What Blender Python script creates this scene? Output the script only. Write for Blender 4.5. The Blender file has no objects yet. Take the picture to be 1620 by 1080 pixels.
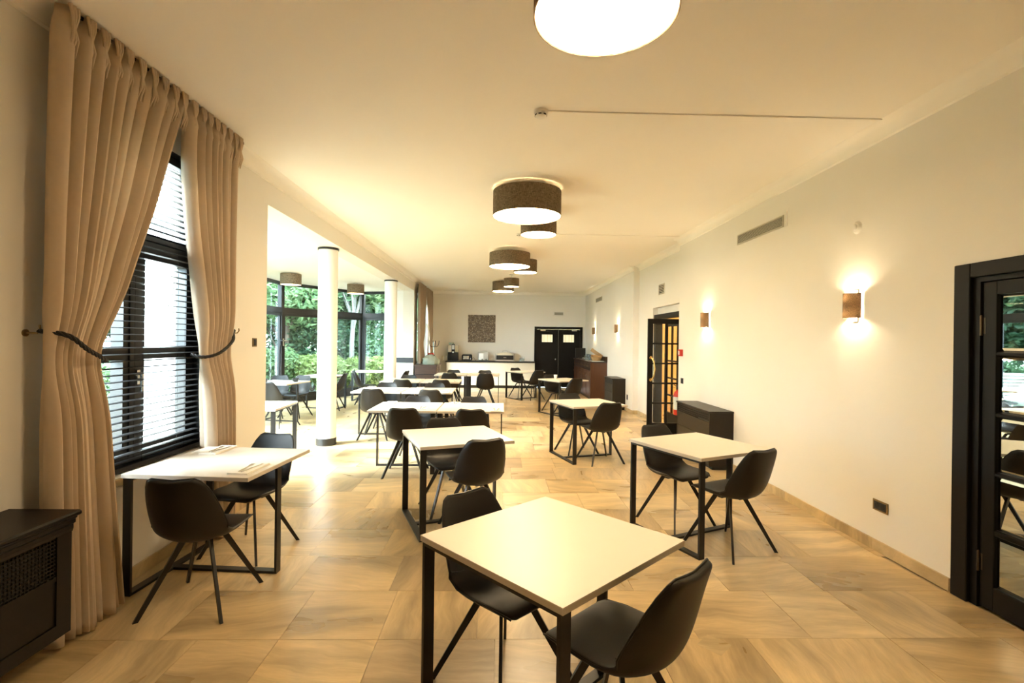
import bpy, bmesh, math, random
from mathutils import Vector, Matrix, Euler
random.seed(7)
R = math.radians
C = bpy.context.scene.collection
scene = bpy.context.scene

# ------------------------------------------------------------------ camera
cam_d = bpy.data.cameras.new('camera'); cam = bpy.data.objects.new('camera', cam_d); C.objects.link(cam)
cam_d.sensor_width = 36.0; cam_d.lens = 788.07 / 1620 * 36.0; cam_d.clip_start = 0.05; cam_d.clip_end = 300
yaw, pitch, roll = .025468, -.00094, .0128
fw = Vector((math.sin(yaw)*math.cos(pitch), math.cos(yaw)*math.cos(pitch), math.sin(pitch)))
rt = Vector((math.cos(yaw), -math.sin(yaw), 0)); up = rt.cross(fw)
r2 = rt*math.cos(roll) + up*math.sin(roll); u2 = up*math.cos(roll) - rt*math.sin(roll)
cam.matrix_world = Matrix(((r2.x, u2.x, -fw.x, 0), (r2.y, u2.y, -fw.y, 0), (r2.z, u2.z, -fw.z, 1.59), (0, 0, 0, 1)))
scene.camera = cam

# ------------------------------------------------------------------ world, sun, exposure
scene.view_settings.view_transform = 'Standard'; scene.view_settings.look = 'None'
scene.view_settings.exposure = 1.75; scene.view_settings.gamma = 1.0
scene.view_settings.use_curve_mapping = False
w = bpy.data.worlds.new('world'); scene.world = w; w.use_nodes = True
bg = w.node_tree.nodes['Background']; bg.inputs['Color'].default_value = (.64, .85, 1.0, 1); bg.inputs['Strength'].default_value = 10.0
sun_d = bpy.data.lights.new('sun', 'SUN'); sun = bpy.data.objects.new('sun', sun_d); C.objects.link(sun)
sun_d.energy = 24.0; sun_d.angle = R(28); sun_d.color = (.88, .95, 1)
sun.rotation_euler = Vector((.80, .42, -.62)).to_track_quat('-Z', 'Y').to_euler()   # hazy sun from the garden side
LAMP_COL = (1.0, .74, .43); LAMP_E = 17.0; SCONCE_W = 7.0
cy = scene.cycles; cy.diffuse_bounces = 7; cy.max_bounces = 14; cy.transparent_max_bounces = 16; cy.sample_clamp_indirect = 6.0
cy.caustics_reflective = False; cy.caustics_refractive = False

# ------------------------------------------------------------------ materials
def N(nt, t, **kw):
    n = nt.nodes.new(t)
    for k, v in kw.items():
        if hasattr(n, k) and k not in n.inputs.keys(): setattr(n, k, v)
    return n
def new_mat(name):
    m = bpy.data.materials.new(name); m.use_nodes = True
    return m, m.node_tree, m.node_tree.nodes['Principled BSDF']
def col4(c): return (c[0], c[1], c[2], 1)
def pmat(name, col, rough=.5, metal=0.0, var=.06, scale=20.0, bump=0.0, bscale=None, spec=.5, stretch=None, coat=0.0, trans=0.0):
    """principled colour with fine noise variation and optional noise bump"""
    m, nt, b = new_mat(name); L = nt.links
    tc = N(nt, 'ShaderNodeTexCoord'); mp = N(nt, 'ShaderNodeMapping'); L.new(tc.outputs['Object'], mp.inputs['Vector'])
    if stretch: mp.inputs['Scale'].default_value = stretch
    nz = N(nt, 'ShaderNodeTexNoise'); nz.inputs['Scale'].default_value = scale; nz.inputs['Detail'].default_value = 4
    L.new(mp.outputs['Vector'], nz.inputs['Vector'])
    mx = N(nt, 'ShaderNodeMix', data_type='RGBA')
    mx.inputs['A'].default_value = col4([max(0, c*(1-var)) for c in col]); mx.inputs['B'].default_value = col4([min(1, c*(1+var)) for c in col])
    L.new(nz.outputs['Fac'], mx.inputs['Factor']); L.new(mx.outputs['Result'], b.inputs['Base Color'])
    b.inputs['Roughness'].default_value = rough; b.inputs['Metallic'].default_value = metal; b.inputs['Specular IOR Level'].default_value = spec
    if coat: b.inputs['Coat Weight'].default_value = coat; b.inputs['Coat Roughness'].default_value = .12
    if bump:
        n2 = N(nt, 'ShaderNodeTexNoise'); n2.inputs['Scale'].default_value = bscale or scale*4; L.new(mp.outputs['Vector'], n2.inputs['Vector'])
        bp = N(nt, 'ShaderNodeBump'); bp.inputs['Strength'].default_value = bump; bp.inputs['Distance'].default_value = .004
        L.new(n2.outputs['Fac'], bp.inputs['Height']); L.new(bp.outputs['Normal'], b.inputs['Normal'])
    if trans:
        tr = N(nt, 'ShaderNodeBsdfTranslucent'); L.new(mx.outputs['Result'], tr.inputs['Color'])
        ms = N(nt, 'ShaderNodeMixShader'); ms.inputs['Fac'].default_value = trans
        out = [n for n in nt.nodes if n.type == 'OUTPUT_MATERIAL'][0]
        L.new(b.outputs['BSDF'], ms.inputs[1]); L.new(tr.outputs['BSDF'], ms.inputs[2]); L.new(ms.outputs['Shader'], out.inputs['Surface'])
    return m
def emat(name, col, strength):
    m, nt, b = new_mat(name)
    b.inputs['Base Color'].default_value = (.8, .8, .8, 1)
    b.inputs['Emission Color'].default_value = col4(col); b.inputs['Emission Strength'].default_value = strength
    return m
def glass_mat(name, tint=(.96, .98, .97), refl=1.0):
    m, nt, b = new_mat(name); L = nt.links; nt.nodes.remove(b)
    out = [n for n in nt.nodes if n.type == 'OUTPUT_MATERIAL'][0]
    t = N(nt, 'ShaderNodeBsdfTransparent'); t.inputs['Color'].default_value = col4(tint)
    g = N(nt, 'ShaderNodeBsdfGlossy'); g.inputs['Roughness'].default_value = .01
    f = N(nt, 'ShaderNodeLayerWeight'); f.inputs['Blend'].default_value = .5
    pw = N(nt, 'ShaderNodeMath', operation='POWER'); pw.inputs[1].default_value = 5; L.new(f.outputs['Facing'], pw.inputs[0])
    mu = N(nt, 'ShaderNodeMath', operation='MULTIPLY_ADD'); mu.inputs[1].default_value = .8*refl; mu.inputs[2].default_value = .035*refl; L.new(pw.outputs[0], mu.inputs[0])
    ms = N(nt, 'ShaderNodeMixShader'); L.new(mu.outputs[0], ms.inputs['Fac']); L.new(t.outputs['BSDF'], ms.inputs[1]); L.new(g.outputs['BSDF'], ms.inputs[2])
    L.new(ms.outputs['Shader'], out.inputs['Surface'])
    return m
def weave_mat(name, c1, c2, scale=90, trans=.25, rough=.9):
    m, nt, b = new_mat(name); L = nt.links
    tc = N(nt, 'ShaderNodeTexCoord')
    ns = []
    for st in ((scale*3, scale*3, scale*.35), (scale*.3, scale*.3, scale*3.5)):
        mp = N(nt, 'ShaderNodeMapping'); mp.inputs['Scale'].default_value = st; L.new(tc.outputs['Object'], mp.inputs['Vector'])
        nz = N(nt, 'ShaderNodeTexNoise'); nz.inputs['Scale'].default_value = 1; nz.inputs['Detail'].default_value = 2; L.new(mp.outputs['Vector'], nz.inputs['Vector']); ns.append(nz)
    ad = N(nt, 'ShaderNodeMath', operation='ADD'); L.new(ns[0].outputs['Fac'], ad.inputs[0]); L.new(ns[1].outputs['Fac'], ad.inputs[1])
    mr = N(nt, 'ShaderNodeMapRange'); mr.inputs['From Min'].default_value = .75; mr.inputs['From Max'].default_value = 1.25; L.new(ad.outputs[0], mr.inputs['Value'])
    mx = N(nt, 'ShaderNodeMix', data_type='RGBA'); mx.inputs['A'].default_value = col4(c1); mx.inputs['B'].default_value = col4(c2)
    L.new(mr.outputs['Result'], mx.inputs['Factor']); L.new(mx.outputs['Result'], b.inputs['Base Color']); b.inputs['Roughness'].default_value = rough
    b.inputs['Specular IOR Level'].default_value = .1
    tr = N(nt, 'ShaderNodeBsdfTranslucent'); L.new(mx.outputs['Result'], tr.inputs['Color'])
    ms = N(nt, 'ShaderNodeMixShader'); ms.inputs['Fac'].default_value = trans
    out = [n for n in nt.nodes if n.type == 'OUTPUT_MATERIAL'][0]
    L.new(b.outputs['BSDF'], ms.inputs[1]); L.new(tr.outputs['BSDF'], ms.inputs[2]); L.new(ms.outputs['Shader'], out.inputs['Surface'])
    return m
def stone_mat(name):
    """veined sandstone: every slab has its own tone, vein direction and vein offset"""
    m, nt, b = new_mat(name); L = nt.links
    geo = N(nt, 'ShaderNodeNewGeometry'); oi = N(nt, 'ShaderNodeObjectInfo')
    rn = N(nt, 'ShaderNodeMath', operation='ADD'); L.new(oi.outputs['Random'], rn.inputs[0]); L.new(geo.outputs['Random Per Island'], rn.inputs[1])
    fr = N(nt, 'ShaderNodeMath', operation='FRACT'); L.new(rn.outputs[0], fr.inputs[0])
    ang = N(nt, 'ShaderNodeMath', operation='MULTIPLY'); ang.inputs[1].default_value = 9.0; L.new(fr.outputs[0], ang.inputs[0])
    sn = N(nt, 'ShaderNodeMath', operation='SINE'); L.new(ang.outputs[0], sn.inputs[0])
    q1 = N(nt, 'ShaderNodeMath', operation='MULTIPLY'); q1.inputs[1].default_value = 7.31; L.new(fr.outputs[0], q1.inputs[0])
    q2 = N(nt, 'ShaderNodeMath', operation='FRACT'); L.new(q1.outputs[0], q2.inputs[0])
    q3 = N(nt, 'ShaderNodeMath', operation='GREATER_THAN'); q3.inputs[1].default_value = .6; L.new(q2.outputs[0], q3.inputs[0])
    q4 = N(nt, 'ShaderNodeMath', operation='MULTIPLY'); q4.inputs[1].default_value = 1.5708; L.new(q3.outputs[0], q4.inputs[0])
    an2 = N(nt, 'ShaderNodeMath', operation='MULTIPLY_ADD'); an2.inputs[1].default_value = .22; L.new(sn.outputs[0], an2.inputs[0]); L.new(q4.outputs[0], an2.inputs[2])
    vr = N(nt, 'ShaderNodeVectorRotate', rotation_type='Z_AXIS'); L.new(geo.outputs['Position'], vr.inputs['Vector']); L.new(an2.outputs[0], vr.inputs['Angle'])
    off = N(nt, 'ShaderNodeVectorMath', operation='SCALE'); off.inputs[0].default_value = (37, 91, 13); L.new(fr.outputs[0], off.inputs['Scale'])
    ad = N(nt, 'ShaderNodeVectorMath', operation='ADD'); L.new(vr.outputs['Vector'], ad.inputs[0]); L.new(off.outputs['Vector'], ad.inputs[1])
    # warp
    wn = N(nt, 'ShaderNodeTexNoise'); wn.inputs['Scale'].default_value = 2.2; wn.inputs['Detail'].default_value = 3; L.new(ad.outputs['Vector'], wn.inputs['Vector'])
    ws = N(nt, 'ShaderNodeVectorMath', operation='SCALE'); ws.inputs['Scale'].default_value = .2; L.new(wn.outputs['Color'], ws.inputs[0])
    a2 = N(nt, 'ShaderNodeVectorMath', operation='ADD'); L.new(ad.outputs['Vector'], a2.inputs[0]); L.new(ws.outputs['Vector'], a2.inputs[1])
    mp = N(nt, 'ShaderNodeMapping'); mp.inputs['Scale'].default_value = (.55, 5.0, 1); L.new(a2.outputs['Vector'], mp.inputs['Vector'])
    v1 = N(nt, 'ShaderNodeTexNoise'); v1.inputs['Scale'].default_value = 2.2; v1.inputs['Detail'].default_value = 6; v1.inputs['Roughness'].default_value = .6; L.new(mp.outputs['Vector'], v1.inputs['Vector'])
    # slab colour
    pal = N(nt, 'ShaderNodeValToRGB'); e = pal.color_ramp.elements
    e[0].position = 0; e[0].color = (.40, .285, .155, 1); e[1].position = 1; e[1].color = (.62, .475, .265, 1)
    for p_, c in ((.2, (.60, .44, .225, 1)), (.42, (.51, .37, .19, 1)), (.6, (.66, .505, .285, 1)), (.8, (.47, .345, .19, 1))):
        k_ = e.new(p_); k_.color = c
    L.new(fr.outputs[0], pal.inputs['Fac'])
    fine = N(nt, 'ShaderNodeMapRange'); fine.inputs['From Min'].default_value = .3; fine.inputs['From Max'].default_value = .7; fine.inputs['To Min'].default_value = .76; fine.inputs['To Max'].default_value = 1.10; L.new(v1.outputs['Fac'], fine.inputs['Value'])
    big = N(nt, 'ShaderNodeTexNoise'); big.inputs['Scale'].default_value = 1.5; big.inputs['Detail'].default_value = 3
    mb_ = N(nt, 'ShaderNodeMapping'); mb_.inputs['Scale'].default_value = (.7, 2.6, 1); L.new(a2.outputs['Vector'], mb_.inputs['Vector']); L.new(mb_.outputs['Vector'], big.inputs['Vector'])
    bt = N(nt, 'ShaderNodeMapRange'); bt.interpolation_type = 'SMOOTHSTEP'; bt.inputs['From Min'].default_value = .34; bt.inputs['From Max'].default_value = .56; bt.inputs['To Min'].default_value = .72; bt.inputs['To Max'].default_value = 1.05; L.new(big.outputs['Fac'], bt.inputs['Value'])
    tm0 = N(nt, 'ShaderNodeMath', operation='MULTIPLY'); L.new(fine.outputs['Result'], tm0.inputs[0]); L.new(bt.outputs['Result'], tm0.inputs[1])
    g_ = N(nt, 'ShaderNodeTexNoise'); g_.inputs['Scale'].default_value = 9; g_.inputs['Detail'].default_value = 8; g_.inputs['Roughness'].default_value = .7; L.new(mp.outputs['Vector'], g_.inputs['Vector'])
    gr = N(nt, 'ShaderNodeMapRange'); gr.inputs['From Min'].default_value = .3; gr.inputs['From Max'].default_value = .7; gr.inputs['To Min'].default_value = .87; gr.inputs['To Max'].default_value = 1.10; L.new(g_.outputs['Fac'], gr.inputs['Value'])
    tm = N(nt, 'ShaderNodeMath', operation='MULTIPLY'); L.new(tm0.outputs[0], tm.inputs[0]); L.new(gr.outputs['Result'], tm.inputs[1])
    sc = N(nt, 'ShaderNodeVectorMath', operation='SCALE'); L.new(pal.outputs['Color'], sc.inputs[0]); L.new(tm.outputs[0], sc.inputs['Scale'])
    L.new(sc.outputs['Vector'], b.inputs['Base Color'])
    rr = N(nt, 'ShaderNodeMapRange'); rr.inputs['To Min'].default_value = .22; rr.inputs['To Max'].default_value = .38; L.new(big.outputs['Fac'], rr.inputs['Value']); L.new(rr.outputs['Result'], b.inputs['Roughness'])
    b.inputs['Specular IOR Level'].default_value = .5
    bp = N(nt, 'ShaderNodeBump'); bp.inputs['Strength'].default_value = .08; bp.inputs['Distance'].default_value = .002; L.new(v1.outputs['Fac'], bp.inputs['Height']); L.new(bp.outputs['Normal'], b.inputs['Normal'])
    return m
def leaf_mat(name, c1, c2):
    m, nt, b = new_mat(name); L = nt.links
    geo = N(nt, 'ShaderNodeNewGeometry')
    mx = N(nt, 'ShaderNodeMix', data_type='RGBA'); mx.inputs['A'].default_value = col4(c1); mx.inputs['B'].default_value = col4(c2)
    L.new(geo.outputs['Random Per Island'], mx.inputs['Factor']); L.new(mx.outputs['Result'], b.inputs['Base Color']); b.inputs['Roughness'].default_value = .55
    tr = N(nt, 'ShaderNodeBsdfTranslucent'); L.new(mx.outputs['Result'], tr.inputs['Color'])
    ms = N(nt, 'ShaderNodeMixShader'); ms.inputs['Fac'].default_value = .45
    out = [n for n in nt.nodes if n.type == 'OUTPUT_MATERIAL'][0]
    L.new(b.outputs['BSDF'], ms.inputs[1]); L.new(tr.outputs['BSDF'], ms.inputs[2]); L.new(ms.outputs['Shader'], out.inputs['Surface'])
    return m
def mosaic_mat(name):
    m, nt, b = new_mat(name); L = nt.links
    oi = N(nt, 'ShaderNodeNewGeometry'); cr = N(nt, 'ShaderNodeValToRGB'); cr.color_ramp.interpolation = 'CONSTANT'
    e = cr.color_ramp.elements; e[0].color = (.13, .10, .07, 1); e[1].position = .8; e[1].color = (.42, .36, .28, 1)
    for p, c in ((.25, (.19, .145, .10, 1)), (.5, (.26, .21, .15, 1)), (.65, (.16, .14, .12, 1))):
        k = e.new(p); k.color = c
    L.new(oi.outputs['Random Per Island'], cr.inputs['Fac']); L.new(cr.outputs['Color'], b.inputs['Base Color']); b.inputs['Roughness'].default_value = .6
    return m
M = {}
M['wall'] = pmat('wall_paint', (.80, .775, .72), .75, var=.015, scale=3, bump=.05, bscale=220)
M['bay_wall'] = pmat('bay_paint', (.86, .86, .84), .7, var=.01, scale=3)
M['ceiling'] = pmat('ceiling_paint', (.88, .85, .785), .8, var=.012, scale=2, bump=.04, bscale=250)
M['stone'] = stone_mat('sandstone')
M['grout'] = pmat('grout', (.46, .36, .22), .8, var=.1)
M['base_stone'] = stone_mat('skirting_stone')
M['black_metal'] = pmat('black_powder_coat', (.007, .006, .0055), .42, var=.15, scale=60, bump=.05)
M['leg_metal'] = pmat('black_leg_steel', (.006, .005, .0045), .38, var=.15, scale=60)
M['leather'] = pmat('dark_leatherette', (.0105, .0085, .007), .42, var=.25, scale=40, bump=.25, bscale=420, spec=.38)
M['piping'] = pmat('dark_piping', (.008, .006, .005), .45, var=.2)
M['table_top'] = pmat('white_laminate', (.74, .69, .61), .36, var=.02, scale=8)
M['table_edge'] = pmat('grey_edge_band', (.60, .54, .46), .5, var=.03)
M['curtain'] = pmat('beige_curtain_cloth', (.70, .575, .435), .85, var=.05, scale=30, bump=.12, bscale=500, spec=.2, trans=.3)
M['curtain_back'] = pmat('brown_beige_curtain_cloth', (.40, .31, .23), .85, var=.05, scale=30, spec=.2, trans=.2)
M['rope'] = pmat('black_cord', (.012, .010, .009), .7, var=.3, scale=80)
M['brass'] = pmat('brass', (.66, .44, .17), .25, 1.0, var=.08)
M['hinge'] = pmat('dull_bronze', (.10, .075, .05), .4, 1.0, var=.1)
M['hook'] = pmat('aged_brass', (.30, .21, .10), .35, 1.0, var=.1)
M['dark_wood'] = pmat('dark_stained_wood', (.008, .0055, .004), .4, var=.35, scale=6, stretch=(1, 1, 12), bump=.05, spec=.25)
M['door_wood'] = pmat('near_black_painted_wood', (.006, .0045, .0035), .5, var=.2, scale=5, stretch=(8, 8, .6), bump=.04, spec=.2)
M['rad_wood'] = pmat('dark_brown_veneer', (.019, .0135, .0095), .38, var=.22, scale=7, stretch=(8, .7, 8), bump=.04, spec=.3)
M['red_wood'] = pmat('reddish_brown_wood', (.085, .030, .011), .36, var=.35, scale=5, stretch=(9, 9, .8), bump=.05)
M['red_wood_dark'] = pmat('dark_reddish_wood', (.025, .010, .005), .35, var=.3, scale=5, stretch=(9, .8, 9))
M['chest_wood'] = pmat('weathered_brown_wood', (.075, .036, .020), .55, var=.35, scale=6, stretch=(1, 9, 9), bump=.1)
M['frame_metal'] = pmat('anthracite_window_frame', (.012, .011, .0105), .4, var=.1)
M['slat'] = pmat('dark_slat', (.010, .010, .010), .42, var=.2, scale=8, spec=.35)
M['linen'] = weave_mat('brown_linen', (.16, .12, .08), (.50, .39, .27), 90, .5)
M['linen_sconce'] = weave_mat('brown_linen_fine', (.07, .052, .036), (.27, .205, .135), 300, .4)
M['shade_inner'] = pmat('white_shade_lining', (.8, .76, .7), .8, var=.02)
M['white_plastic'] = pmat('white_plastic', (.75, .73, .69), .4, var=.02)
M['grille_paint'] = pmat('cream_grille', (.62, .58, .48), .5, var=.03)
M['grille_lens'] = pmat('grey_lens', (.30, .29, .24), .3)
M['grille_dark'] = pmat('duct_dark', (.02, .018, .016), .7)
M['diffuser'] = emat('lamp_diffuser', LAMP_COL, LAMP_E)
M['diffuser_bay'] = emat('lamp_diffuser_bay', LAMP_COL, LAMP_E*.35)
M['glass'] = glass_mat('window_glass')
M['door_glass'] = glass_mat('clear_door_glass', (.93, .93, .90), 1.0)
mm, nt_, b_ = new_mat('mirror_glass'); b_.inputs['Base Color'].default_value = (.62, .66, .64, 1); b_.inputs['Metallic'].default_value = 1; b_.inputs['Roughness'].default_value = .015; M['mirror'] = mm
M['chrome'] = pmat('steel', (.62, .62, .60), .22, 1.0, var=.04)
M['steel'] = pmat('brushed_steel', (.50, .49, .46), .34, 1.0, var=.08, scale=8, stretch=(1, 1, 20))
M['napkin'] = pmat('white_napkin', (.84, .80, .72), .9, var=.02, scale=40, bump=.1)
M['ceramic'] = pmat('white_ceramic', (.82, .80, .76), .2, var=.01)
M['black_ceramic'] = pmat('black_glaze', (.012, .012, .013), .18, var=.1)
M['coffee'] = pmat('dark_liquid', (.02, .012, .008), .1)
M['black_plastic'] = pmat('black_plastic', (.006, .0055, .005), .35, var=.1)
M['cream_panel'] = pmat('cream_cabinet', (.62, .56, .44), .45, var=.015, scale=3)
M['worktop'] = pmat('dark_worktop', (.008, .007, .006), .3, var=.2)
M['red'] = pmat('red_enamel', (.55, .025, .015), .3, var=.05)
M['paper_label'] = pmat('pale_label', (.62, .66, .62), .6, var=.15, scale=60)
M['door_lit'] = emat('backlit_pane', (1.0, .88, .42), .17)
M['corridor'] = pmat('ochre_paint', (.72, .56, .28), .8, var=.02)
M['wicker'] = pmat('wicker', (.42, .26, .11), .7, var=.35, scale=70, bump=.4)
M['bread'] = pmat('bread_crust', (.46, .26, .10), .75, var=.3, scale=25, bump=.3)
M['board_wood'] = pmat('light_oak', (.45, .29, .14), .5, var=.2, scale=6, stretch=(1, 9, 9))
M['bark'] = pmat('bark', (.13, .10, .075), .9, var=.35, scale=12, bump=.5, stretch=(3, 3, .8))
M['pale_bark'] = pmat('pale_bark', (.20, .19, .17), .85, var=.25, scale=9, bump=.3)
M['leaf_a'] = leaf_mat('leaf_bright', (.09, .18, .07), (.27, .38, .18))
M['leaf_b'] = leaf_mat('leaf_mid', (.055, .13, .06), (.18, .29, .14))
M['leaf_c'] = leaf_mat('leaf_yellow', (.14, .20, .05), (.32, .40, .15))
M['leaf_d'] = leaf_mat('leaf_dark', (.04, .10, .055), (.12, .22, .11))
M['grass'] = leaf_mat('grass_blade', (.10, .22, .05), (.25, .42, .12))
M['paver'] = pmat('terrace_paving', (.06, .06, .06), .8, var=.1, scale=6, bump=.1)
M['soil'] = pmat('lawn_soil', (.035, .06, .02), .95, var=.3, scale=3)
M['out_white'] = pmat('white_render', (.80, .82, .82), .85, var=.03, scale=8)
M['bag'] = pmat('clear_plastic_wrap', (.50, .56, .48), .15, var=.15, scale=9, bump=.8, bscale=22, trans=.5)
M['clear'] = glass_mat('drinking_glass', (.93, .95, .93), 1.6)
M['mosaic'] = mosaic_mat('bark_mosaic')
M['rubber'] = pmat('rubber', (.02, .02, .02), .8)
M['paper'] = pmat('paper', (.8, .78, .72), .8, var=.02)

# ------------------------------------------------------------------ mesh builder
class MB:
    def __init__(s): s.v = []; s.f = []
    def add(s, vs, fs):
        o = len(s.v); s.v += [tuple(v) for v in vs]; s.f += [tuple(i+o for i in f) for f in fs]; return s
    def box(s, x0, x1, y0, y1, z0, z1):
        return s.add([(x0,y0,z0),(x1,y0,z0),(x1,y1,z0),(x0,y1,z0),(x0,y0,z1),(x1,y0,z1),(x1,y1,z1),(x0,y1,z1)],
                     [(3,2,1,0),(4,5,6,7),(0,1,5,4),(1,2,6,5),(2,3,7,6),(3,0,4,7)])
    def hexa(s, a, b):
        """two quads (lists of four points) joined"""
        return s.add(list(a)+list(b), [(3,2,1,0),(4,5,6,7),(0,1,5,4),(1,2,6,5),(2,3,7,6),(3,0,4,7)])
    def bar(s, p, q, wx, wy, side=(0,0,1)):
        """rectangular bar from p to q; wx across side-cross direction, wy along side"""
        p = Vector(p); q = Vector(q); d = (q-p).normalized(); a = d.cross(Vector(side))
        if a.length < 1e-4: a = d.cross(Vector((1, 0, 0)))
        a.normalize(); b = a.cross(d).normalized()
        f = lambda c: [c-a*wx/2-b*wy/2, c+a*wx/2-b*wy/2, c+a*wx/2+b*wy/2, c-a*wx/2+b*wy/2]
        return s.hexa(f(p), f(q))
    def prism(s, poly, z0, z1):
        n = len(poly)
        return s.add([(x,y,z0) for x,y in poly]+[(x,y,z1) for x,y in poly],
                     [tuple(range(n-1,-1,-1)), tuple(range(n,2*n))]+[(i,(i+1)%n,n+(i+1)%n,n+i) for i in range(n)])
    def extr(s, prof, p, q, ux, uz):
        """profile [(a,b)] swept straight from p to q; a along ux, b along uz"""
        p, q, ux, uz = map(Vector, (p, q, ux, uz)); n = len(prof)
        vs = [p+ux*a+uz*b for a, b in prof]+[q+ux*a+uz*b for a, b in prof]
        return s.add(vs, [tuple(range(n-1,-1,-1)), tuple(range(n,2*n))]+[(i,(i+1)%n,n+(i+1)%n,n+i) for i in range(n)])
    def lathe(s, prof, n=24, c=(0,0,0), axis='z', cap=True):
        cx, cy_, cz = c; vs = []
        for r, z in prof:
            for i in range(n):
                a = 2*math.pi*i/n
                x, y = r*math.cos(a), r*math.sin(a)
                vs.append({'z': (cx+x, cy_+y, cz+z), 'y': (cx+x, cy_+z, cz+y), 'x': (cx+z, cy_+x, cz+y)}[axis])
        fs = []
        for k in range(len(prof)-1):
            for i in range(n):
                fs.append((k*n+i, k*n+(i+1)%n, (k+1)*n+(i+1)%n, (k+1)*n+i))
        if cap:
            if prof[0][0] > 1e-5: fs.append(tuple(range(n-1, -1, -1)))
            if prof[-1][0] > 1e-5: fs.append(tuple((len(prof)-1)*n+i for i in range(n)))
        return s.add(vs, fs)
    def tube(s, pts, r, n=8, closed=False):
        pts = [Vector(p) for p in pts]; k = len(pts); rs = r if isinstance(r, (list, tuple)) else [r]*k; vs = []
        ref = None
        for i, p in enumerate(pts):
            d = (pts[min(i+1,k-1)]-pts[max(i-1,0)]).normalized()
            if ref is None: ref = d.orthogonal().normalized()
            ref = (ref-d*ref.dot(d)).normalized(); b = d.cross(ref)
            for j in range(n):
                a = 2*math.pi*j/n; vs.append(p+(ref*math.cos(a)+b*math.sin(a))*rs[i])
        fs = [(i*n+j, i*n+(j+1)%n, (i+1)*n+(j+1)%n, (i+1)*n+j) for i in range(k-1) for j in range(n)]
        fs += [tuple(range(n-1,-1,-1)), tuple((k-1)*n+j for j in range(n))]
        return s.add(vs, fs)
    def mesh(s, name, mat, smooth=False):
        me = bpy.data.meshes.new(name); me.from_pydata(s.v, [], s.f)
        bm = bmesh.new(); bm.from_mesh(me); bmesh.ops.recalc_face_normals(bm, faces=bm.faces); bm.to_mesh(me); bm.free()
        if mat: me.materials.append(mat)
        if smooth:
            me.polygons.foreach_set('use_smooth', [True]*len(me.polygons))
            try: me.set_sharp_from_angle(angle=R(40))
            except Exception: pass
        return me
    def build(s, name, mat, parent=None, smooth=False, bevel=0.0):
        o = bpy.data.objects.new(name, s.mesh(name, mat, smooth)); C.objects.link(o)
        if parent: o.parent = parent
        if bevel:
            md = o.modifiers.new('bevel', 'BEVEL'); md.width = bevel; md.segments = 2; md.limit_method = 'ANGLE'
        return o
def tag(o, label=None, cat=None, group=None, kind=None):
    if label: o['label'] = label
    if cat: o['category'] = cat
    if group: o['group'] = group
    if kind: o['kind'] = kind
    return o
def thing(name, label, cat, loc=(0,0,0), rz=0.0, group=None):
    o = bpy.data.objects.new(name, None); C.objects.link(o); o.location = loc; o.rotation_euler = (0,0,rz); o.empty_display_size = .1
    return tag(o, label, cat, group)
def struct(name, mb, mat, parent=None, smooth=False, bevel=0):
    o = mb.build(name, mat, parent, smooth, bevel)
    if not parent: o['kind'] = 'structure'
    return o
def dup(root, loc=None, rz=None, label=None, group=None):
    def cp(o, par):
        c = o.copy(); C.objects.link(c)
        if par: c.parent = par
        for ch in kids.get(o.name, ()): cp(ch, c)
        return c
    kids = {}
    def walk(o):
        ch = list(o.children); kids[o.name] = ch
        for x in ch: walk(x)
    walk(root); c = cp(root, None)
    if loc is not None: c.location = loc
    if rz is not None: c.rotation_euler = (0, 0, rz)
    if label: c['label'] = label
    if group: c['group'] = group
    return c
def subsurf(o, n=2):
    """bake a subdivision into the mesh"""
    md = o.modifiers.new('sub', 'SUBSURF'); md.levels = n; md.render_levels = n
    bpy.context.view_layer.update()
    dg = bpy.context.evaluated_depsgraph_get(); me = bpy.data.meshes.new_from_object(o.evaluated_get(dg)); o.modifiers.clear(); me.name = o.name; o.data = me
    me.polygons.foreach_set('use_smooth', [True]*len(me.polygons))

# ================================================================== ROOM SHELL
XL, XR, HC, YB, YF = -2.38, 2.95, 3.29, 17.2, -2.6
BAYH = 2.95
# ---- floor with slabs
floor = struct('floor', MB().box(-5.6, 5.4, YF-.2, YB+.2, -.12, -.012), M['grout'])
unit = MB().box(-.5, .5, -.5, .5, -.02, 0).mesh('tile', M['stone'])
def bay_xmin(y):
    pts = [(5.0, -3.6), (5.1, -3.65), (7.3, -5.3), (12.2, -5.3), (14.4, -3.95), (14.45, -2.4)]
    for (a, xa), (b, xb) in zip(pts, pts[1:]):
        if a <= y <= b: return xa+(xb-xa)*(y-a)/(b-a)
    return XL
rest = MB(); cand = []
row = 0; y = 2.655-.515*9
while y < YB:
    y1 = min(y+.515, YB); xm = min(bay_xmin(y+.1), bay_xmin(y+.4)) if 5.1 < y < 14.2 else XL
    x = xm - random.uniform(0, .45)
    while x < XR+.2:
        wd = random.choice((.42, .52, .52, .62, .78))
        a, b = max(x, xm), min(x+wd, XR+.15 if 8.1 < y < 11 else XR)
        if b-a > .05: cand.append((a, b, y, y1))
        x += wd
    y = y1; row += 1
def px_size(t):
    d = math.hypot((t[0]+t[1])/2, (t[2]+t[3])/2)
    return d if t[3] > .9 else 50+d
cand.sort(key=px_size)
for i, (a, b, c0, c1) in enumerate(cand):
    if i < 290:
        o = bpy.data.objects.new('tile', unit); C.objects.link(o); o.parent = floor
        o.location = ((a+b)/2, (c0+c1)/2, random.uniform(-.0006, .0006)); o.scale = (b-a-.0022, c1-c0-.0022, 1)
    else:
        rest.box(a+.0015, b-.0015, c0+.0015, c1-.0015, -.02, 0)
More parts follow.
